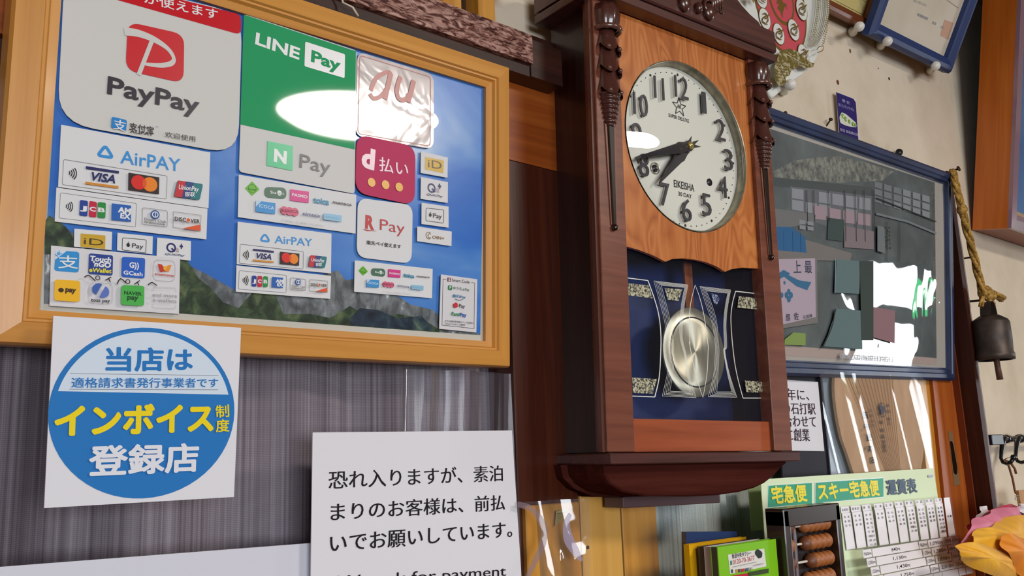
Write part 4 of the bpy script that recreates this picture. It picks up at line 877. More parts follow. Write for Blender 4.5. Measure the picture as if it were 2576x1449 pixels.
# clear film hanging over the curtain and the pillar foot
film = sheet('clear_vinyl', haze=.12, rough=.12, wav=.25, wscale=10, hcol='b8b4c8', gain=.5, stretch=(1, 1, .35))
VF = Fr((0, 7.55, 0))
x0, z1 = VF.P(1012, 926); x1, _ = VF.P(1292, 926); _, z0 = VF.P(1150, 1120)
tag(MB().grid(lambda u, v: (x0+(x1-x0)*u, .05*math.sin(u*9)+.04*math.sin(u*21+v*3), z1+(z0-z1-2.5)*v), 40, 16, film).out('vinyl_sheet', None, VF), 'clear wavy vinyl sheet hanging under the right end of the board', 'vinyl sheet')
# ================================================================= the large blue-framed picture
PF = Fr((9, 7.4, 3.0), roll=.0166, lean=.1134)
nvy = noisy('navy_lacquer', [(.3, '1a2440'), (.6, '26355a'), (.8, '34486e')], 12, 3, .45, coat=.05, stretch=(1, 1, 1))
pic = thing('framed_picture', 'large dark blue framed print of an old Japanese shop, right of the clock', 'picture', PF)
px1 = PF.P(2399, 700)[0]; pz1 = PF.P(2394, 436)[1]; pz0 = PF.P(2401, 958)[1]; px0 = 2.05
rails(pic, px0, pz0, px1, pz1, [(0, .24), (0, .02), (.05, -.02), (.12, -.02), (.14, .0), (.2, -.005), (.22, .04), (.24, .04), (.24, .2)], nvy, nvy)
MB().box(px0+.05, px1-.05, .18, .21, pz0+.05, pz1-.05, mat('6a5238', .8)).out('backboard', pic)
Zp, Zq = Z(1900, 260, .4969), Z(1940, 560, .24857)
MB().box(px0+.2, px1-.2, .075, .09, pz0+.2, pz1-.2, mat('c6bdb2', .8)).out('mount', pic)
p = Ink(PF, .072); p.STEP = .0008
wash = noisy('print_dark', [(.3, '323a39'), (.45, '48524f'), (.6, '5e6a67'), (.75, '7a8480')], 9, 7, .6)
p.poly([(1900, 312), (2351, 459), (2356, 901), (1965, 868), (1900, 862)], wash)
p.poly([(1900, 862), (1965, 868), (2356, 901), (2356, 918), (1900, 890)], K('c8b0a4', .7))
stone = noisy('print_roof', [(.35, '45463f'), (.5, '78796c'), (.62, '9c9c8c')], 90, 4, .6)
p.poly([Zp(*q) for q in [(80, 350), (200, 290), (300, 275), (420, 268), (560, 300), (700, 345), (640, 392), (420, 402), (200, 385), (90, 372)]], stone)
dkp, wal, pnk, tl = K('2c2f2e', .7), K('a2a4aa', .7), K('b89ca4', .7), K('5d7274', .7)
p.poly([Zp(*q) for q in [(70, 372), (590, 425), (600, 470), (80, 418)]], K('3c4540', .7))
p.poly([Zp(*q) for q in [(175, 420), (590, 470), (585, 700), (180, 560)]], K('6a6c70', .7))
def panels(x0, x1, za, zb, n, rows, m, gap=.12, skip=()):
    for a in range(n):
        for b_ in range(rows):
            if (a, b_) in skip: continue
            u0, u1 = (a+gap)/n, (a+1-gap)/n; v0, v1 = (b_+gap)/rows, (b_+1-gap)/rows
            q = lambda u, v: Zp(x0+(x1-x0)*u, (za[0]+(za[1]-za[0])*u)*(1-v)+(zb[0]+(zb[1]-zb[0])*u)*v)
            p.poly([q(u0, v0), q(u1, v0), q(u1, v1), q(u0, v1)], m)
panels(180, 585, (425, 478), (540, 620), 6, 2, wal, .07, ((1, 0), (3, 1), (5, 1))); panels(285, 585, (508, 560), (590, 628), 4, 1, pnk, .08)
panels(595, 880, (390, 470), (500, 590), 6, 3, K('7f8588', .7), .1)
p.poly([Zp(*q) for q in [(80, 532), (300, 565), (290, 600), (85, 650)]], K('6e6f70', .7)); panels(210, 290, (585, 600), (640, 650), 2, 2, K('83888c', .7))
p.poly([Zp(*q) for q in [(90, 700), (240, 690), (480, 760), (470, 800), (100, 790)]], K('74706e', .7))
p.poly([Zp(*q) for q in [(360, 580), (440, 590), (435, 700), (355, 690)]], K('3c4a48', .7)); p.poly([Zp(*q) for q in [(440, 620), (590, 650), (590, 740), (440, 730)]], K('7c7074', .7))
for x in (250, 285, 360, 442, 495, 540, 588): p.line([Zp(x, 440), Zp(x+4, 560), Zp(x+6, 700 if x > 400 else 600)], 2.6, dkp)
for x in (655, 720): p.line([Zp(x, 600), Zp(x, 800)], 2.2, dkp)
p.line([Zp(600, 560), Zp(760, 600), Zp(905, 660)], 6, K('6e7678', .7)); p.line([Zp(600, 480), Zp(905, 600)], 3, dkp)
p.poly([Zp(*q) for q in [(88, 626), (170, 628), (240, 680), (247, 772), (96, 782)]], K('2f5f8c', .7))
for x in (130, 175, 215): p.line([Zp(x, 650), Zp(x+3, 776)], 1.5, K('1f4468', .7))
p.poly([Zp(*q) for q in [(100, 745), (298, 762), (302, 1112), (120, 1140)]], K('74706e', .7)); p.poly([Zp(*q) for q in [(104, 790), (288, 785), (292, 1082), (122, 1120)]], K('ab9caa', .7))
INKB = K('3b4058', .7); MB_ = K('39688c', .7)
p.text('上', Zq(198, 512), Zq(276, 510), 31, INKB, .015); p.text('最', Zq(312, 515), Zq(384, 515), 31, INKB, .015)
p.poly([Zq(*q) for q in [(45, 515), (95, 480), (160, 515), (150, 535), (250, 585), (376, 605), (335, 686), (225, 645), (100, 548), (55, 575)]], MB_)
for a, b_, r in ((105, 610, 4.5), (148, 700, 7), (125, 735, 8), (170, 735, 8), (148, 775, 8), (75, 735, 7)): p.circ(Zq(a, b_), r, MB_)
p.text('顔', Zq(118, 1000), Zq(162, 998), 19, INKB); p.text('佐', Zq(200, 988), Zq(248, 985), 19, INKB); p.text('元直陳', Zq(290, 975), Zq(385, 960), 9, INKB)
p.poly([Zp(*q) for q in [(395, 790), (515, 800), (510, 965), (385, 960)]], tl); p.poly([Zp(*q) for q in [(395, 1040), (520, 1050), (525, 1245), (330, 1230)]], tl)
p.line([Zp(390, 790), Zp(385, 960)], 3, K('8ba0a8', .7)); p.curve([Zp(388, 1040), Zp(370, 1130), (2060, 875)], 5, dkp)
p.poly([Zp(*q) for q in [(570, 1030), (690, 1050), (688, 1215), (562, 1180)]], K('8a6a70', .7)); p.poly([Zp(*q) for q in [(130, 1195), (175, 1160), (236, 1165), (236, 1225), (130, 1222)]], K('7d9450', .7))
p.poly([Zp(*q) for q in [(510, 800), (580, 800), (580, 1200), (520, 1200)]], K('39433f', .7)); p.poly([Zp(*q) for q in [(600, 620), (640, 630), (640, 760), (600, 750)]], K('6b7174', .7)); p.text('田中屋', Zp(640, 740), Zp(668, 742), 60, dkp)
p.text('景全店商屋田打石', (2101, 903), (2238, 911), 14, BLK, .01)
p.out('print', pic)
pane(px0+.23, px1-.23, .05, pz0+.23, pz1-.23, sheet('wavy_acrylic', rough=.02, wav=.3, wscale=6, gain=1.3, haze=.13, hcol='aab4c0'), 'glazing', pic)  # bluish haze stands for a veil of reflected light on the glazing

# ================================================================= certificates, plate and pins above
def nail(label, base, tip, r=.02, hr=.045, m=None, cat='nail', name='nail', y=None):
    yb = 7.9 if y is None else y
    b0 = WORLD.P(*base, yb); yy, zz_ = WORLD.PX(*tip, b0[0]); yy = max(yb-.9, min(yy, yb-.12)); zz_ = WORLD.P(*tip, yy)
    f = WORLD.sh(b0[0], yb, b0[1]); d = np.array([zz_[0]-b0[0], yy-yb, zz_[1]-b0[1]]); d = d if abs(d[0]) < .5 else np.array([0, yy-yb, .05])
    b = MB().tube([(0, .1, 0), tuple(d)], r, m or mat('3a2a20', .5, .6), 8); L_ = np.linalg.norm(d); e = d/L_
    b.tube([tuple(d-e*.015), tuple(d+e*.012)], hr, m or mat('3a2a20', .5, .6), 12)
    tag(b.out(name, None, f), label, cat)
cream = K('e4e0d8', .35)
def pushpin(label, base, head):
    x0, z0 = WORLD.P(*base, 7.88); yy = 7.3; l = 7.88-yy
    f = WORLD.sh(x0, 7.88, z0); xe, ze = WORLD.P(*head, yy); dx, dz = xe-x0, ze-z0
    t = thing('push_pin', label, 'push pin', f, 'white push pins')
    P_ = lambda k: (dx*k, -l*k, dz*k)
    MB().tube([P_(-.05), P_(.0), P_(.04), P_(.1), P_(.2), P_(.35), P_(.6), P_(.8), P_(.9), P_(.93), P_(1)], [.004, .05, .085, .095, .085, .05, .042, .05, .08, .092, .085], cream, 14).out('grip', t)
    MB().tube([P_(-.3), P_(0)], .009, mat('b0b0b0', .2, .9), 6).out('point', t)
pushpin('white push pin under the brown certificate frame', (2143, 81), (2163, 66))
pushpin('white push pin under the left end of the blue certificate frame', (2213, 115), (2234, 103))
pushpin('white push pin under the right end of the blue certificate frame', (2338, 177), (2355, 165))
pushpin('white push pin at the lower right edge of the zodiac plate', (1970, 228), (1989, 212))
def cert(label, corner, lean, roll, y, x0, x1, h, prof, m, inner, paper):
    o = WORLD.P(*corner, y); f = Fr((o[0], y, o[1]), roll=roll, lean=lean)
    t = thing('certificate_frame', label, 'framed certificate', f)
    rails(t, x0(f), 0, x1(f), h, prof, m, m); 
    return t, f
brn = wood('brown_frame', [(.2, '5a2a14'), (.5, '7c4020'), (.8, '935430')], 'X', .4, .3)
prof = lambda w, t: [(0, .14), (0, 0), (w*.2, -t), (w*.5, -t*1.2), (w*.85, -t*.4), (w, 0), (w, .12)]
o = WORLD.P(2186, 80, 7.66); CB = Fr((o[0], 7.66, o[1]), roll=.03, lean=.505)
cb = thing('certificate_frame', 'brown wooden framed yellow certificate at the top edge beside the plate', 'framed certificate', CB)
xi, zi = CB.P(2180, 54)
BL_ = CB.P(2052, 5)[0]; rails(cb, BL_, 0, -.04, 2.4, prof(-xi if abs(xi) > .05 else .2, .06), brn, brn)
MB().box(BL_+.1, -.1, .1, .12, .1, 2.3, mat('c9b87c', .7)).out('certificate', cb)
k = Ink(CB, .1); k.poly([(2100, -60), (2135, -60), (2179, 53), (2070, -5)], K('d6c684', .7)); k.line([(2098, 0), (2172, 38), (2205, -30)], 1.2, K('5c5438')); k.line([(2170, 0), (2185, 8), (2200, -20)], .8, K('7c7454')); k.out('border_lines', cb)
o = WORLD.P(2184, 88, 7.48); CU = Fr((o[0], 7.48, o[1]), roll=.035, lean=.505)
cu = thing('certificate_frame', 'blue framed certificate with faint red seal, leaning forward at the top right', 'framed certificate', CU)
w_ = CU.P(2388, 181)[0]; xi, zi = CU.P(2221, 68)
blu = mat('1d3468', .5)
rails(cu, 0, 0, w_, 3.0, prof(.27, .07), blu, blu)
MB().box(.1, w_-.1, .1, .13, .1, 2.9, noisy('certificate_paper', [(.3, 'c9bba4'), (.6, 'd6cab6')], 6, 3, .6)).out('certificate', cu)
k = Ink(CU, .1); T = Z(2060, 0, .15528)
k.poly([T(2035, 320), T(2170, 375), T(2090, 635), T(1965, 575)], K('cda58c', .7)); k.line([T(2035, 320), T(2170, 375), T(2090, 635), T(1965, 575)], .8, K('b8705c'), closed=True)
k.text('新潟県知事', T(1585, 255), T(1755, 330), 7, GREY, .01); k.text('君 健', T(1830, 380), T(1890, 408), 6, GREY, .01); k.text('男', T(1960, 450), T(2010, 470), 5, GREY); k.text('表彰状', T(1520, 20), T(1740, 110), 6, K('a9a294')); k.line([T(2070, 0), T(2250, 125)], .8, K('5c5850'))
k.out('certificate_print', cu)
# zodiac plate
ZF = Fr((0, 7.55, 0)); za = Z(1840, 0, .17943)
zp = [za(x, y) for x, y in [(60, -20), (20, -500), (500, -720), (900, -640), (1200, -330), (1345, 0), (1340, 180), (1318, 350), (1280, 540), (1230, 690), (1150, 860), (1050, 990), (950, 1070), (830, 1150), (690, 1270), (535, 1402), (490, 1300), (300, 900), (120, 500)]]
cz = ZF.at(*za(700, 300)); zt = thing('zodiac_plate', 'white plate with red disc and gilt zodiac signs behind the clock top', 'plate', cz)
PW = mat('e6e8e2', .4, coat=.2)
MB().prism(rnd([cz.P(*q) for q in zp], .1, 2), -.05, .0, PW, bev=.02).out('plate_body', zt)
z_ = Ink(cz, -.05); GO = mat('8a6c34', .35, .35); GO2 = noisy('gilt_relief', [(.42, 'c9bd92'), (.5, '6f5f2c'), (.62, '8a7a3c')], 130, 3, .35, metal=.3); REDP = K('cf5560', .4, coat=.2)
z_.circ(za(680, 5), 124, GO, sq=.83, n=64); z_.circ(za(682, 5), 117, REDP, n=64, sq=.83); z_.circ(za(690, -20), 61, GO, n=48, sq=.83); z_.circ(za(692, -20), 53, REDP, n=48, sq=.83)
z_.poly([za(*q) for q in [(640, 0), (620, 50), (660, 60), (635, 120), (680, 170), (690, 210), (715, 262), (712, 190), (730, 130), (750, 80), (775, 145), (765, 60), (720, 40), (700, 0)]], GO)
for (x, y) in ((410, -30), (458, 268), (652, 482), (858, 425), (968, 142), (990, 778), (400, -330), (960, -180)):
    z_.circ(za(x, y), 26, GO, n=32, sq=.88); z_.circ(za(x, y), 24, PW, n=32, sq=.88)
random.seed(3)
for (x, y), s_ in (((458, 268), 1), ((652, 482), 2), ((858, 425), 3), ((968, 142), 4), ((990, 778), 5), ((410, -30), 6)):
    rg = random.Random(s_)
    z_.curve([za(x-45+rg.uniform(-8, 8), y-60), za(x-10, y-85+rg.uniform(0, 20)), za(x+10, y-40), za(x-40, y-10+rg.uniform(-10, 10)), za(x-48, y+40), za(x-5, y+75), za(x+25, y+88)], [1, 3.5, 3.8, 2.6, 4, 3, 1], GO)
    z_.curve([za(x+55, y-62), za(x+25, y-30), za(x+28, y+30), za(x+10, y+60+rg.uniform(0, 12))], [1, 4, 3.5, 1.5], GO)
    z_.curve([za(x-30, y-20), za(x, y), za(x+30, y-25)], [1, 3, 1], GO)
# gilt bird tail on the right, fish and dragon at the foot
for kx in range(9):
    x0 = 1130+kx*24; z_.curve([za(x0, -20), za(x0-10, 200), za(x0-55-kx*2, 450), za(1010+kx*13, 680)], [1.6, 1.5, 1.4, 1], GO2 if kx % 3 == 0 else mat('8a7a3c', .35, .3))
for kk in range(26):
    y = -10+kk*26; xe = 1318-max(0, y-150)**1.35*.024; z_.line([za(xe-45, y+20), za(xe, y)], 1.5, mat('8a7a3c', .35, .3))
for kk in range(18):
    y = 10+kk*32; xe = 1150-max(0, y)**1.25*.035; z_.line([za(xe-28, y), za(xe+6, y+10)], 1.5, mat('8a7a3c', .35, .3))
z_.curve([za(1085, 740), za(1120, 700), za(1180, 690), za(1165, 750), za(1095, 780)], 2, mat('8a7a3c', .35, .3))
z_.poly([za(*q) for q in [(560, 760), (700, 725), (800, 760), (900, 830), (1000, 920), (1050, 930), (1030, 985), (900, 1000), (860, 960), (760, 1010), (720, 1040), (700, 1100), (640, 1130), (660, 1190), (600, 1250), (540, 1240), (495, 1170), (480, 1000), (520, 900)]], GO2)
for kk in range(7): z_.curve([za(620+kk*30, 800+kk*14), za(700+kk*30, 830+kk*18), za(760+kk*30, 920+kk*6)], 1.1, K('cfc7a4'))
for a in range(6):
    for b_ in range(5): z_.ring(za(505+b_*34, 930+a*44+b_*6), 3.6, .9, K('cfc7a4'), 180, 360, 8)
z_.ring(za(715, 1000), 2.5, 1, K('cfc7a4'))
z_.poly([za(*q) for q in [(60, -10), (230, -10), (235, 60), (200, 70), (170, 30), (150, 120), (110, 60)]], GO2)
z_.out('gilt_decoration', zt)
# commemorative slip
SF = Fr((0, 7.88, 0), roll=0, lean=.01); T = Z(1840, 0, .3175)
r_, i = card('paper_slip', 'narrow purple paper slip with green and white animals above the picture', 'paper slip', SF, [T(828, 728), T(978, 786), T(1012, 1150), T(852, 1094)], K('dcd8dc', .6), th=.01)
rect(i, T, [(829, 730), (966, 783), (984, 812), (1008, 1145), (857, 1092)], K('2b2266', .6)); i.text('慶 祝', T(876, 805), T(936, 830), 7, K('b8b0d0')); i.text('新元号(令和)', T(846, 845), T(972, 890), 9, K('a49cc8'))
i.poly([T(852, 930), T(870, 890), T(905, 905), T(945, 940), T(985, 975), T(988, 1010), T(940, 1005), T(900, 995), T(860, 975)], K('d4d6c8', .6), 4)
for (x, y, r) in ((878, 920, 6), (900, 945, 6), (930, 965, 5), (958, 985, 5), (975, 992, 4)): i.circ(T(x, y), r, K('7da83a', .6)); i.circ(T(x+4, y+4), r*.4, K('d4d6c8', .6))
i.text('国宝 戯画展記念', T(853, 1040), T(996, 1084), 7, K('c4bcd8')); i.out('print', r_)
# nails in the wall and post
nail('small nail poking up behind the picture beside the clock', (1978, 292), (1976, 284), .012, .03)
nail('thin slanting nail above the picture, left of the purple slip', (2083, 326), (2090, 300), .014, .035)
nail('black screw head at the top rim of the picture', (2257, 392), (2262, 383), .03, .07, mat('17161c', .4))
nail('rusty nail at the top right corner of the picture holding the rope', (2397, 432), (2412, 424), .022, .055, y=7.3)
nail('rusty nail in the post halfway down the rope', (2424, 650), (2444, 647), .018, .04, y=7.4)
nail('long rusty nail in the post beside the rope knot', (2437, 758), (2470, 755), .022, .02, y=7.4)
for (x, y, r) in ((2139, 128, .03), (2108, 207, .05), (2237, 198, .035), (2210, 172, .015)):
    c = WORLD.P(x, y, 7.895); tag(MB().ball((0, 0, 0), (r, .01, r*(1.6 if x == 2139 else 1)), mat('6a3c22' if x < 2200 else '2a2018', .8), 6).out('plaster_mark', None, WORLD.sh(c[0], 7.898, c[1])), {2139: 'brown streak mark on the plaster below the brown certificate', 2108: 'brown chip in the plaster above the purple slip', 2237: 'dark round nail hole in the plaster below the blue certificate', 2210: 'small dark scratch on the plaster between the two certificates'}[x], 'plaster mark')

# ================================================================= deep wooden case on the wall at the far right
o = WORLD.P(2446, 578, 7.86); CA = Fr((o[0], 7.86, o[1]), lean=.165)
dpt = CA.PX(2535, 553, 0)[0]
ca = thing('display_case', 'deep orange wooden glazed case jutting from the wall at the right edge', 'display case', CA)
or_v = wood('case_side_wood', [(.2, '9a4a10'), (.5, 'b45c14'), (.8, 'c4701e')], 'Z', .42, .2)
MB().box(0, .12, dpt, 0, 0, 6.6, or_v).out('side_panel', ca); MB().box(.12, 4.4, dpt, 0, 0, .12, wood('case_floor', [(.2, '7a3416'), (.8, '9c4c26')], 'X', .5, .1)).out('bottom_panel', ca)
MB().box(4.4, 4.52, dpt, 0, 0, 6.6, or_v).out('side_panel', ca); MB().box(.12, 4.4, -.05, 0, .12, 6.6, K('7c9cc4', .7)).out('back_panel', ca); MB().box(0, 4.52, dpt, 0, 6.6, 6.72, or_v).out('top_panel', ca)
rails(ca, 0, 0, 4.52, 6.72, [(0, dpt), (0, dpt-.08), (.2, dpt-.1), (.22, dpt-.03), (.34, dpt-.03), (.34, dpt)], mat('8a6a78', .2, coat=.8), mat('8a6a78', .2, coat=.8), 'front_rail')
rails(ca, .34, .34, 4.18, 6.38, [(0, dpt+.1), (0, dpt+.02), (.1, dpt+.02), (.12, dpt+.1)], K('d8b890'), K('d8b890'), 'inner_moulding')
MB().box(.34, 4.18, dpt+.1, dpt+.12, .34, 6.38, noisy('case_picture', [(.3, '3a5c94'), (.55, '6a94cc'), (.75, 'a8c4e4')], 2, 4, .5)).out('inner_picture', ca)
pane(.3, 4.2, dpt-.01, .3, 6.4, sheet('case_front_glass', rough=.02, gain=1.2), 'front_glass', ca)

# ================================================================= rope, bell, hooks
rope = noisy('straw_rope', [(.35, '6a4a1c'), (.5, 'a07a34'), (.65, 'c49c50')], 160, 4, .9, bump=.6)
T = Z(2340, 380, .4275); RY = 7.05
RF = WORLD.at(*T(200, 400), RY)
def rp(x, y, dy=0): a = RF.P(*T(x, y), dy); return np.array([a[0], dy, a[1]])
def twist(b, pts, r, tw=7, n=3):
    P_ = []; 
    for a, c in zip(pts[:-1], pts[1:]):
        for j in range(8): P_.append(a+(c-a)*j/8)
    P_.append(pts[-1])
    L_ = np.cumsum([0]+[np.linalg.norm(P_[i+1]-P_[i]) for i in range(len(P_)-1)])
    for s_ in range(n):
        q = []
        for pnt, l in zip(P_, L_):
            a = l/r/1.4/2+s_*2*PI/n; q.append(pnt+np.array([math.cos(a), math.sin(a), 0])*r*.55)
        b.tube(q, r*.62, rope, 7)
rt_ = thing('straw_rope', 'twisted straw rope hanging from a nail down to the bell', 'rope', RF)
b = MB(); twist(b, [rp(128, 112, .12), rp(140, 190), rp(165, 280), rp(185, 345)], .05); b.out('upper_strand', rt_)
b = MB(); twist(b, [rp(140, 118, .1), rp(158, 200), rp(175, 270), rp(195, 350)], .05); b.out('upper_strand', rt_)
b = MB(); twist(b, [rp(190, 350), rp(208, 430), rp(240, 550), rp(268, 660), rp(292, 760), rp(308, 830)], .07); b.out('long_strand', rt_)
b = MB(); b.ball(rp(188, 345), (.11, .1, .12), rope, 8); b.out('knot', rt_)
b = MB(); b.ball(rp(325, 835), (.17, .14, .15), rope, 8); b.ball(rp(352, 850), (.13, .12, .12), rope, 8); b.out('knot', rt_)
b = MB(); twist(b, [rp(330, 820), rp(370, 835), rp(425, 865, -.05)], .07); b.out('loose_end', rt_)
b = MB(); twist(b, [rp(345, 850), rp(385, 850), rp(420, 880)], .05); b.out('loose_end', rt_)
b = MB(); twist(b, [rp(300, 915), rp(305, 860), rp(330, 870), rp(370, 895), rp(375, 915)], .045); b.out('bell_loop', rt_)
iron = noisy('bell_iron', [(.3, '2e2622'), (.5, '4a3f3a'), (.7, '63564e')], 18, 6, .5, metal=.5, bump=.2)
c = WORLD.P(*T(378, 1215), RY); _cp = WORLD.P(*T(390, 1100), RY); rr0 = 45.5/FPX*float(np.dot(fw, [_cp[0], RY, _cp[1]]))
zt_ = WORLD.P(*T(365, 1005), RY)[1]-c[1]
bl = thing('cowbell', 'dark iron bell with clapper hanging on the straw rope', 'bell', WORLD.sh(c[0], RY, c[1]))
MB().lathe([(rr0*.9, -.05), (rr0*1.02, -.05), (rr0*1.03, .06), (rr0*.97, .1), (rr0*1.0, zt_*.5), (rr0*.98, zt_*.95), (rr0*.9, zt_*1.03), (rr0*.5, zt_*1.16), (.02, zt_*1.2)], iron, n=40).lathe([(rr0*.9, -.05), (rr0*.88, zt_)], mat('15100e', .7), n=40).out('bell_body', bl)
MB().grid(lambda u, v: (rr0*.45*math.cos(PI*u), (v-.5)*.2, zt_*1.12+.3*math.sin(PI*u)), 20, 2, iron).out('hanger_strap', bl)
MB().tube([(.06, 0, .2), (.1, 0, -.2), (.13, 0, -.42)], [.05, .055, .06], mat('5a3c2c', .6), 10).out('clapper', bl)
T = Z(2380, 1020, .2961); HY = 7.5; HF = WORLD.at(*T(400, 290), HY)
def hp_(x, y, dy=0): a = HF.P(*T(x, y), dy); return (a[0], dy, a[1])
hr = thing('hook_rail', 'chrome rail with black bracket fixed beside the post at the right edge', 'hook rail', HF)
a, b_ = hp_(420, 290), hp_(700, 285)
MB().tube([(a[0], 0, a[2]), (a[0]+3.5, 0, a[2])], .055, mat('b0b0b4', .15, .95), 14).out('rail', hr)
q1, q2 = hp_(335, 250), hp_(440, 335); MB().bbox(q1[0], q2[0], -.12, .38, q2[2], q1[2], mat('17161c', .3)).out('bracket', hr)
for l, (u0, v0, u1, v1) in (('a', (335, 188, 397, 245)), ('b', (357, 340, 418, 395))):
    q1, q2 = hp_(u0, v0), hp_(u1, v1); o = MB().box(q1[0], q2[0], .1, .38, q2[2], q1[2], noisy('blue_tape', [(.45, '35607c'), (.55, '8fb8cc')], 60, 2, .5)).out('tape_block', hr)
def hook(dx, label):
    f = HF.sh(dx, 0, 0); t = thing('hook', label, 'hook', f, 'black hooks on the rail')
    H = mat('16131a', .25, coat=.4)
    MB().tube([hp_(515, 262, .05), hp_(490, 285, -.07), hp_(478, 330, -.07), hp_(470, 400, -.1), hp_(466, 450, -.1), hp_(482, 483, -.14), hp_(515, 495, -.2), hp_(548, 485, -.3), hp_(570, 455, -.35)], [.05, .055, .05, .04, .035, .035, .035, .035, .035], H, 10).out('hook_body', t)
    p_ = hp_(574, 442, -.36); MB().ball(p_, .06, H, 8).out('ball_tip', t)
    p_ = hp_(512, 285, 0); MB().tube([(p_[0]-.12, 0, p_[2]), (p_[0]+.12, 0, p_[2])], .085, H, 14).out('sleeve', t)
hook(0, 'black hook on the chrome rail carrying the wooden tag'); sp = hp_(640, 290)[0]-hp_(520, 290)[0]; hook(sp, 'empty black hook on the chrome rail at the right edge')
tg_ = thing('wooden_tag', 'small wooden tag marked with one character, on a brown cord', 'tag', HF)
tq = [hp_(542, 722), hp_(628, 714), hp_(668, 900), hp_(575, 905)]
MB().prism([(v[0], v[2]) for v in tq], -.16, -.1, wood('tag_wood', [(.2, 'a0682c'), (.8, 'c48a44')], 'Z', .5)).out('tag_plate', tg_)
k = Ink(HF, -.16); k.text('石', T(580, 812), T(624, 806), 13, K('3a2414'), .01); k.out('tag_lettering', tg_)
cordm = mat('7a4a30', .8); MB().tube([hp_(512, 470, -.24), hp_(535, 520, -.18), hp_(565, 620, -.14), hp_(583, 715, -.13), hp_(592, 745, -.17)], .022, cordm, 7).tube([hp_(512, 470, -.24), hp_(550, 490, -.2), hp_(585, 540, -.15), hp_(595, 580, -.15)], .024, cordm, 7).out('cord', tg_)
MB().grid(lambda u, v: tuple(np.array(hp_(520, 465, -.2))+np.array([(.13+.02*math.cos(2*PI*v))*math.cos(2*PI*u), .06*math.sin(2*PI*u)+.02*math.sin(2*PI*v), .05*math.cos(2*PI*u)])), 20, 6, cordm, wu=True, wv=True).out('cord_loop', tg_)

# ================================================================= paper flower at the lower right
T = Z(2380, 1020, .2961); FF = WORLD.at(*T(600, 1200), 6.5)
fl = thing('paper_flower', 'large paper flower of yellow, pink and white petals at lower right', 'paper flower', FF)
def petal(pts, y, bulge, m, seed):
    rg = random.Random(seed); q = rnd([FF.P(*T(*p_), y) for p_ in pts], .3, 4); c = np.array(q).mean(0); n = len(q); R = 7
    ph = [rg.uniform(0, 6) for _ in range(3)]
    def fn(u, v):
        i_ = int(round(u*n)) % n; t = v; pt = c+(np.array(q[i_])-c)*t; a = 2*PI*u
        return (pt[0], y-bulge*(1-t*t)+.04*math.sin(4*a+ph[0])*t*t+.012*math.sin(9*a+ph[1]+t*4)*t, pt[1])
    MB().grid(fn, n, R, m, wu=True).out('petal', fl)
def tissue(name, c, c2):
    m, nt, N, L, b = nodes(name); tc = N('ShaderNodeTexCoord'); n = N('ShaderNodeTexNoise', i_Scale=14.0, i_Detail=3.0, i_Distortion=1.2); L(tc.outputs['Object'], n.inputs['Vector'])
    r = ramp(N, L, n.outputs['Fac'], [(.3, c), (.7, c2)]); L(r.outputs[0], b.inputs['Base Color']); bp = N('ShaderNodeBump', i_Strength=.35, i_Distance=.006); L(n.outputs['Fac'], bp.inputs['Height']); L(bp.outputs[0], b.inputs['Normal'])
    b.inputs['Roughness'].default_value = .6; b.inputs['Subsurface Weight'].default_value = .0; b.inputs['Sheen Weight'].default_value = .2; return m
yl, yl2, pk_, rd, wp = tissue('yellow_tissue', 'd8960e', 'eeb31c'), tissue('orange_tissue', 'd87c10', 'e8960e'), tissue('pink_tissue', 'c4607e', 'd8809a'), tissue('red_tissue', 'a81f3c', 'c43050'), tissue('white_tissue', 'd0c4cc', 'e0d8dc')
petal([(255, 945), (290, 872), (325, 845), (375, 882), (400, 1000), (300, 1010)], .25, .05, wp, 1)
petal([(178, 1060), (240, 965), (330, 925), (450, 862), (530, 828), (600, 845), (700, 900), (760, 1100), (400, 1200)], .15, .1, rd, 2)
petal([(128, 1165), (178, 1060), (245, 955), (320, 945), (380, 890), (470, 868), (600, 862), (760, 900), (760, 1200), (400, 1300)], .06, .12, pk_, 3)
petal([(600, 850), (640, 832), (760, 840), (760, 950), (640, 930)], .0, .06, wp, 4)
petal([(195, 1150), (240, 1070), (300, 1040), (380, 1030), (440, 975), (540, 935), (660, 930), (800, 960), (800, 1350), (500, 1420), (250, 1350)], -.05, .2, yl, 5)
petal([(82, 1225), (110, 1180), (190, 1155), (330, 1180), (480, 1230), (640, 1340), (700, 1500), (420, 1460), (240, 1390), (120, 1290)], -.2, .15, yl, 6)
petal([(480, 1090), (570, 1080), (660, 1130), (800, 1180), (800, 1500), (640, 1480), (560, 1300), (470, 1220)], -.32, .12, yl2, 7)
MB().tube([(.6, .1, -.3), (.8, .3, -3.0), (.8, .4, -6.6)], .05, mat('3a5a2a', .6), 8).out('stem', fl)
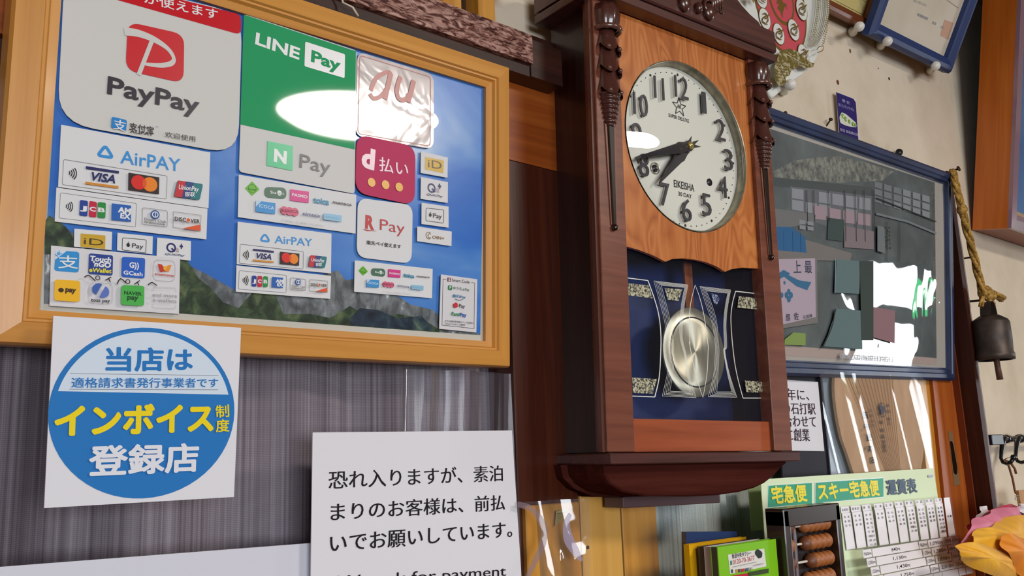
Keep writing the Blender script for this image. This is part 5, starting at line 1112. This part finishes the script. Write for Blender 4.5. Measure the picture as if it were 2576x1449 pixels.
# ================================================================= sign, fan, fare table
G1 = Fr((0, 7.95, 0))
tb = card('dark_panel', 'black backing panel behind the history notice right of the clock', 'panel', Fr((0, 7.86, 0)), [(1955, 935), (2068, 943), (2090, 1205), (1965, 1205)], K('1a1620', .5), th=.03)[0]
r_, i = card('history_notice', 'small white notice in dark serif writing on a black panel', 'notice', Fr((0, 7.81, 0)), [(1940, 953), (2056, 961), (2072, 1135), (1955, 1133)], PAPER, th=.012)
HB = K('3c2230', .6)
i.text('4年に、', (1966, 1006), (2036, 1008), 29, HB, mincho=True); i.text('の石打駅', (1970, 1042), (2052, 1043), 29, HB, mincho=True); i.text('合わせて', (1973, 1074), (2053, 1075), 29, HB, mincho=True); i.text('に創業', (1978, 1109), (2037, 1110), 31, HB, mincho=True); i.out('print', r_)
tag(MB().prism([(Fr((0, 7.8, 0)).P(*q)) for q in [(2068, 940), (2130, 944), (2150, 1200), (2092, 1204)]], 0, .02, mat('8a98a8', .3, coat=.5)).out('plastic_sleeve', None, Fr((0, 7.8, 0))), 'bluish grey plastic sleeve left of the brown paper fan', 'plastic sleeve')
FN = WORLD.at(2210, 1080, 7.7); fan = thing('paper_fan', 'brown ribbed paper fan with brush writing under the blue picture', 'fan', FN)
T = Z(1880, 920, .2208)
fo = [T(*q) for q in [(985, 60), (972, 200), (975, 320), (985, 420), (1010, 600), (1055, 820), (1120, 1000), (1195, 1240), (1400, 1420), (1750, 1420), (1955, 1200), (1990, 1000), (2000, 850), (1990, 640), (1960, 420), (1925, 200), (1905, 60)]]
pc = T(1760, 1700); PCx = np.array(FN.P(*pc)); paper_b = noisy('fan_paper', [(.3, 'a88460'), (.6, 'b99470'), (.8, 'c4a07c')], 30, 5, .7, stretch=(1, 1, .3))
pts = [FN.P(*q) for q in fo]; MB().prism(rnd(pts, .08, 2), -.03, .02, paper_b).out('fan_paper', fan)
rb = MB(); ribm = K('9a7654', .7)
A0 = [math.atan2(p_[1]-PCx[1], p_[0]-PCx[0]) for p_ in pts]
for kx in range(26):
    t = kx/25; a = 1.52+t*.62; d = np.array([math.cos(a), math.sin(a)]); n_ = np.array([-d[1], d[0]])*.012
    # clip the rib to the outline
    def inside(pnt):
        c_ = False; j = len(pts)-1
        for i_ in range(len(pts)):
            if (pts[i_][1] > pnt[1]) != (pts[j][1] > pnt[1]) and pnt[0] < (pts[j][0]-pts[i_][0])*(pnt[1]-pts[i_][1])/(pts[j][1]-pts[i_][1])+pts[i_][0]: c_ = not c_
            j = i_
        return c_
    r_in = [r for r in np.arange(.05, 6, .05) if inside(PCx+d*r)]
    if len(r_in) > 3:
        a_, b_ = PCx+d*(min(r_in)+.03), PCx+d*(max(r_in)-.02)
        rb.add([(*(a_-n_), -.031), (*(a_+n_), -.031), (*(b_+n_), -.031), (*(b_-n_), -.031), (*((a_)), -.045), (*((b_)), -.045)], [(0, 4, 5, 3), (4, 1, 2, 5)], paper_b if kx % 2 else ribm)
        kk = 6; rb.v[-kk:] = [(p_[0], p_[2], p_[1]) for p_ in rb.v[-kk:]]
tag(rb.out('fan_ribs', fan), kind='stuff')
k = Ink(FN, -.047); BI = K('2a2018', .7)
for ch, (x, y) in zip('田中屋商店', [(1345, 605), (1362, 730), (1385, 860), (1398, 985), (1420, 1115)]): k.text(ch, T(x-25, y), T(x+30, y-2), 17, BI, .02)
for ch, (x, y) in zip('味噌醤油醸造', [(1525, 670), (1530, 760), (1538, 830), (1545, 890), (1552, 940), (1558, 985)]): k.text(ch, T(x-20, y), T(x+22, y-2), 10, K('5a4838', .7), .01)
for ch, (x, y) in zip('味自慢の', [(1595, 475), (1600, 540), (1604, 630), (1608, 680)]): k.text(ch, T(x-16, y), T(x+16, y-1), 9, K('5a4838', .7), .01)
for ch, (x, y) in zip('合資会社', [(1395, 530), (1405, 590), (1415, 650), (1425, 700)]): k.text(ch, T(x-15, y), T(x+15, y-1), 8, K('6a5644', .7), .01)
for ch, (x, y) in zip('電話二一七', [(1310, 740), (1320, 800), (1330, 860), (1345, 950), (1355, 1010)]): k.text(ch, T(x-12, y), T(x+12, y-1), 6, K('8a745c', .7))
k.ring(T(1512, 505), 17, 1.6, BI); k.circ(T(1500, 480), 8, K('4c4a5c', .7)); k.circ(T(1525, 500), 8, K('4c4a5c', .7)); k.circ(T(1508, 530), 7, K('4c4a5c', .7)); k.out('brush_writing', fan)
slv = WORLD.at(2210, 1080, 7.55); pv = [slv.P(*q) for q in [(2070, 935), (2322, 950), (2335, 1230), (2110, 1230)]]
cx0, cx1 = min(p_[0] for p_ in pv), max(p_[0] for p_ in pv); cz0, cz1 = min(p_[1] for p_ in pv), max(p_[1] for p_ in pv)
tag(MB().grid(lambda u, v: (cx0+(cx1-cx0)*u, .05*math.sin(u*6+v*.8)+.03*math.sin(u*15+v*2.5), cz0+(cz1-cz0)*v), 90, 30, sheet('film_cover', haze=.04, rough=.04, gain=.05)).out('clear_cover', None, slv), 'clear plastic cover with bright creases in front of the brown fan', 'plastic cover')

o = WORLD.P(1912, 1206, 7.45); FT = Fr((o[0], 7.45, o[1]), roll=-.005, lean=-.05)
ft, i = card('fare_table', 'pale green parcel fare poster with yellow on green headings and price grid', 'poster', FT, [(1912, 1206), (2346, 1178), (2420, 1640), (1950, 1760)], noisy('poster_green', [(.3, 'd8eac2'), (.7, 'e2f0ce')], 4, 3, .6), th=.012)
T = Z(1640, 1160, .3028); GB = K('1e9c78', .4); NV2 = K('28405c', .4); YT = K('ecdc2a', .4); CW = K('ece8ee', .4)
rect(i, T, [(962, 200), (1330, 176), (1330, 357), (956, 389)], INKW); rect(i, T, [(966, 205), (1327, 181), (1327, 353), (961, 384)], GB)
rect(i, T, [(1352, 174), (1922, 136), (1925, 300), (1350, 354)], INKW); rect(i, T, [(1356, 179), (1919, 141), (1921, 296), (1354, 349)], GB)
i.text('宅急便', T(996, 362), T(1290, 337), 45, YT, .035); i.text('スキー宅急便', T(1382, 330), T(1890, 288), 42, YT, .035); i.text('運賃表', T(1952, 288), T(2203, 266), 38, NV2, .03); rect(i, T, [(2287, 116), (2328, 113), (2330, 133), (2289, 136)], BLK)
T = Z(2100, 1240, .14423); tx = [78, 232, 408, 572, 738, 900, 1058, 1210, 1358, 1500, 1628, 1735]; bx = [178, 338, 505, 672, 838, 1000, 1155, 1305, 1450, 1590, 1712, 1835]
ty = lambda x: 240-(x-78)*(152/1657); my = lambda x: ty(x)+118-(x-78)*.022; by = lambda x: 992-(x-178)*(250/1657)
def cell(a, b_, c, d): i.line([a, b_, c, d], 1.6, K('b4acb4'), closed=True); i.poly([a, b_, c, d], CW)
names = ['北東北', '南東北', '関東', '信越', '北陸', '中部', '関西', '中国', '四国', '九州']
pref = [['青森', '秋田', '岩手'], ['宮城', '山形', '福島'], ['茨城', '栃木', '群馬', '埼玉', '千葉', '神奈川', '東京', '山梨'], ['新潟', '長野'], ['富山', '石川', '福井'], ['静岡', '愛知', '三重', '岐阜'], ['大阪', '京都', '滋賀', '奈良', '和歌山', '兵庫'], ['岡山', '広島', '山口', '鳥取', '島根'], ['香川', '徳島', '愛媛', '高知'], ['福岡', '佐賀', '長崎', '熊本', '大分', '宮崎', '鹿児島'], ['沖縄']]
for c in range(11):
    x0, x1, X0, X1 = tx[c]+4, tx[c+1]-4, bx[c]+4, bx[c+1]-4
    L0 = lambda t: x0+(X0-x0)*t; L1 = lambda t: x1+(X1-x1)*t
    if c < 10:
        cell(T(x0, ty(x0)+4), T(x1, ty(x1)+4), T(L1(.15), my(x1)-5), T(L0(.15), my(x0)-5)); w_ = x1-x0
        n_ = names[c]; cs = list(n_)
        for j, ch in enumerate(cs):
            t = (.5 if len(cs) == 1 else .25+.5*j/(len(cs)-1)); xx = x0+w_*t; i.text(ch, T(xx-13, my(xx)-32), T(xx+17, my(xx)-35), 6.4, BLK, .02)
        cell(T(L0(.17), my(x0)+5), T(L1(.17), my(x1)+5), T(X1, by(X1)), T(X0, by(X0)))
    else: cell(T(x0, ty(x0)+4), T(x1, ty(x1)+4), T(X1, by(X1)), T(X0, by(X0)))
    for rr2, nm in enumerate(pref[c]):
        t = .26+.1*rr2 if c < 10 else .5; xx = L0(t); ww = L1(t)-xx; yy = ty(x0)+(by(X0)-ty(x0))*t
        for j, ch in enumerate(nm):
            u = .28+.42*j/(len(nm)-1); i.text(ch, T(xx+ww*u-13, yy+14-ww*u*.13), T(xx+ww*u+15, yy+11-ww*u*.13), 5.6, BLK, .015)
ends = [(0, 1, ['960', '1,250', '1,550', '1,870']), (1, 6, ['840', '1,130', '1,430', '1,750']), (6, 7, ['960', '1,250', '1,550', '1,870']), (7, 9, ['1,090', '1,380', '1,690', '2,010']), (9, 10, ['1,360', '1,640', '1,950', '2,270']), (10, 11, ['1,510', '2,130', '2,760', '3,410'])]
for row in range(5):
    for a, b_, pr in ends:
        s0, s1 = row*148/814, (row+1)*148/814-.012
        def edge(c, s_): dx = (bx[c]-tx[c])*.19; return lambda: None
        def pt(c, r_w, side):
            x = bx[c]+(26 if c < 6 else 24)*r_w+side*5; yb = by(bx[c])+(150-(bx[c]-178)*.0125)*r_w; return T(x, yb)
        A, B, C, D = pt(a, row+.06, 1), pt(b_, row+.06, -1), pt(b_, row+.97, -1), pt(a, row+.97, 1); cell(A, B, C, D)
        if row < 4:
            cx, cy = (A[0]+B[0]+C[0]+D[0])/4, (A[1]+B[1]+C[1]+D[1])/4; n_ = min(len(pr[row])*2.9, .33*math.hypot(B[0]-A[0], B[1]-A[1])); i.text(pr[row], (cx-n_-1, cy+4.6+n_*.15), (cx+n_-4, cy+4.6-n_*.13), 8.4, BLK, .006); i.text('円', (cx+n_-3.4, cy+4.2-n_*.13), (cx+n_+2.5, cy+4.0-n_*.15), 5.5, BLK, .01)
i.out('print', ft)

# ================================================================= shelf with abacus and booklets
sf = MB().bbox(9.5, 17.4, 5.6, 7.4, -5.75, -5.6, honey_h); tag(sf.out('shelf_board', None, WORLD), 'honey coloured shelf board under abacus and booklets', 'shelf')
AF = WORLD.at(1972, 1300, 6.4); ab = thing('abacus', 'dark wooden abacus with brown beads standing on end before the fare poster', 'abacus', AF)
dp = AF.PX(1926, 1300, 0)[0]; aw = mat('2a1a16', .35, coat=.3); x_r = AF.P(2114, 1292)[0]; ztop = .08
rise = 0.0
T = Z(1700, 1260, .16304)
zt0 = AF.P(*T(1690, 200))[1]; zt1 = AF.P(*T(2500, 110))[1]
MB().bbox(0, .11, 0, dp, -5.2, zt0+.04, aw).out('frame_stile', ab); MB().bbox(x_r-.1, x_r, 0, dp, -5.2, zt0+.04, aw).out('frame_stile', ab)
MB().bbox(0, x_r, 0, dp, zt0-.16, zt0+.06, aw).out('frame_rail', ab); MB().bbox(0, x_r, 0, dp, -5.2, -5.05, aw).out('frame_rail', ab)
MB().box(.1, x_r-.1, dp-.06, dp-.02, -5.1, zt0-.1, mat('1e120e', .6)).out('back_board', ab)
silver = mat('8c8a90', .3, .5); MB().box(.11, .13, .0, .03, -5.0, zt0-.16, silver).out('inlay_strip', ab)
xb = AF.P(*T(1925, 500))[0]; MB().tube([(xb+.008*math.sin(j*1.4), .1, zt0-.16-j*.16) for j in range(30)], .03, mat('6e6068', .4), 6).out('beam', ab)
bead_p = [(0, -.085), (.045, -.08), (.088, -.016), (.094, 0), (.088, .016), (.045, .08), (0, .085)]
bm_ = [wood('bead_wood', [(.2, '8a4c22'), (.8, 'b87440')], 'Z', .5, .05), wood('bead_wood_dark', [(.2, '5a3018'), (.8, '7e4a2a')], 'Z', .5, .05)]
bd0 = None
zrow = [AF.P(*T(1745, 435))[1]-k_*(AF.P(*T(1745, 435))[1]-AF.P(*T(1780, 720))[1]) for k_ in range(16)]
bead_me = {}
def bead(x, z, k_):
    global bead_me
    if k_ not in bead_me:
        b = MB().lathe([(r, h) for r, h in bead_p], bm_[k_], axis='z', n=16); b.v = [(p_[2], p_[1], p_[0]) for p_ in b.v]; o = b.out('bead', ab); bead_me[k_] = o
    else:
        o = bead_me[k_].copy(); S.collection.objects.link(o); o.parent = ab
    o.location = (x*U, .13*U, z*U)
for n_, z in enumerate(zrow):
    if z < -5: break
    MB().tube([(.1, .13, z), (x_r-.1, .13, z)], .016, mat('d8d0c4', .4), 6).out('rod', ab)
    bead(.12+(xb-.12)*.62, z, 1 if n_ % 2 == 0 else 0)
    g0 = xb+.22+(.1 if n_ == 2 else 0); st = (x_r-.12-g0)/5
    for j in range(5): bead(g0+st*(j+.5), z, 1 if (j == 0 and n_ in (1, 2)) else 0)
def booklet(label, name, tl, yf, yb_, xr_px, m, zb=-5.6, roll=0., pages=None, cat='booklet'):
    xlim = AF.O[0]-.06
    f = WORLD.at(*tl, yf); f = Fr(f.O, roll=roll); t = thing(name, label, cat, f); xr = xlim-f.O[0]; th_ = yb_-yf; h = zb-f.O[2]
    MB().box(0, xr, 0, .012, h, 0, m).out('front_cover', t); MB().box(0, xr, th_-.012, th_, h, 0, m).out('back_cover', t); MB().box(0, .015, .012, th_-.012, h, 0, pages or m).out('spine', t)
    MB().box(.015, xr-.02, .012, th_-.012, h, -.02, mat('d4ccbc', .8)).out('page_block', t); return t, f
gm = K('7fc41c', .3, coat=.5)
t, f = booklet('bright green booklet with taxi phone label, left of the abacus', 'booklet', (1805, 1377), 6.5, 6.6, 1985, gm, roll=.0, pages=K('3c3a30'))
k = Ink(f, 0); T = Z(1700, 1260, .16304)
k.poly([T(800, 830), T(1360, 735), T(1395, 1010), T(835, 1130)], K('dcdad6', .4)); k.text('魚沼中央タクシー', T(864, 893), T(1160, 838), 12, BLK, .02); k.text('0120-70-3677', T(880, 985), T(1212, 912), 13, K('b8283c', .4), -.005); rect(k, T, [(835, 925), (858, 920), (862, 985), (838, 990)], K('2c8a6a', .4))
k.poly([T(1215, 780), T(1250, 740), T(1300, 770), T(1328, 800), T(1320, 870), T(1270, 890), T(1240, 850), T(1215, 820)], K('2c3430', .4), 4)
for n_, (x, w_, c) in enumerate(((845, 24, '3a4a4c'), (912, 26, 'b8983c'), (950, 34, '6a4a4a'), (998, 34, 'c02c34'), (1040, 10, '2c2c30'), (1062, 20, '2c5a7c'), (1088, 20, '7a7a7c'), (1115, 10, '4a4a4c'), (1140, 12, '8a8a8c'))): rect(k, T, [(x, 1058-n_*4), (x+w_, 1054-n_*4), (x+w_+4, 1108-n_*5), (x+4, 1112-n_*5)], K(c, .4))
k.line([T(850, 1020), T(1225, 940)], .8, GREY); k.line([T(1170, 995), T(1330, 965)], 1.2, GREY); k.poly([T(850, 1150), T(1080, 1115), T(1085, 1170), T(850, 1190)], K('c0203c', .4)); k.poly([T(1090, 1100), T(1400, 1040), T(1400, 1110), T(1092, 1160)], K('3c4a2c', .4)); k.out('cover_print', t)
booklet('white booklet standing right behind the green one', 'booklet', (1788, 1376), 6.64, 6.74, 1960, K('d8d0d8', .5), pages=K('c4bcc4'))
booklet('grey and black video case behind the white booklet', 'video_case', (1771, 1376), 6.78, 6.88, 1950, K('3a363a', .4), pages=K('4a444a'), cat='case')
booklet('yellow folder behind the black case', 'folder', (1733, 1370), 6.92, 7.0, 1950, K('e0a812', .5), roll=.0, cat='folder')
booklet('dark blue hardback at the back of the booklet row', 'book', (1726, 1338), 7.05, 7.12, 1990, K('283c68', .35, coat=.4), roll=-.07, pages=K('5a4a4a'), cat='book')
# small green leaflet behind the fare poster, clear bag on the pillar foot
r_, i = card('leaflet', 'pale olive leaflet peeping out left of the fare poster', 'leaflet', Fr((0, 7.78, 0)), [(1880, 1210), (1916, 1205), (1945, 1330), (1890, 1335)], K('a8b888', .5), th=.01)
PB = WORLD.at(1380, 1360, 7.5); cz1 = PB.P(1340, 1262)[1]; xx0, xx1 = PB.P(1300, 1360)[0], PB.P(1462, 1360)[0]
bag = thing('plastic_bag', 'crumpled clear plastic bag with painted pale curved highlights left of the honey stile', 'plastic bag', PB)
MB().grid(lambda u, v: (xx0+(xx1-xx0)*u, .1*math.sin(u*5+v*2)+.06*math.sin(u*11-v*5), cz1-4.5*v), 40, 40, sheet('bag_film', haze=.1, rough=.05, wav=.7, wscale=9, hcol='b0a4b4', gain=2.0)).out('film', bag)
k = Ink(PB, -.18); hz = sheet('bag_highlight', haze=.55, rough=.15, hcol='8f7f8c', gain=2)  # hazy ribbons below are highlights painted over the film
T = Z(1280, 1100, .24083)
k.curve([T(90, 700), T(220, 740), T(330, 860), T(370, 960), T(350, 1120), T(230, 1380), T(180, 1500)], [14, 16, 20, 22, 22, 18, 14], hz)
k.curve([T(640, 800), T(600, 900), T(620, 1060), T(700, 1200), T(760, 1290)], [12, 22, 34, 26, 6], sheet('bag_highlight_pale', haze=.6, rough=.1, hcol='a8a4c8', gain=2))
k.out('painted_highlight', bag)
MB().bbox(a0+.05, a1-.05, -.06, .1, -14, PB.P(1390, 1268)[1]+PB.O[2], honey_v).out('pillar_foot_lit', None, plx)  # lighter board added where the clock's shade on the pillar ends
o = bpy.data.objects['pillar_foot_lit']; tag(o, 'orange board added as the lit foot of the pillar below the clock', 'board')
k = Ink(WORLD.at(1420, 1300, 7.53), -.0); k.poly([T(490, 770), T(600, 750), T(560, 860), T(480, 930)], K('b8a468', .5)); k.line([T(505, 800), T(580, 785)], 2, K('6a6048')); tag(k.b.out('paper_label', None, k.fr, flip=False), 'small yellowed label inside the clear bag', 'label')
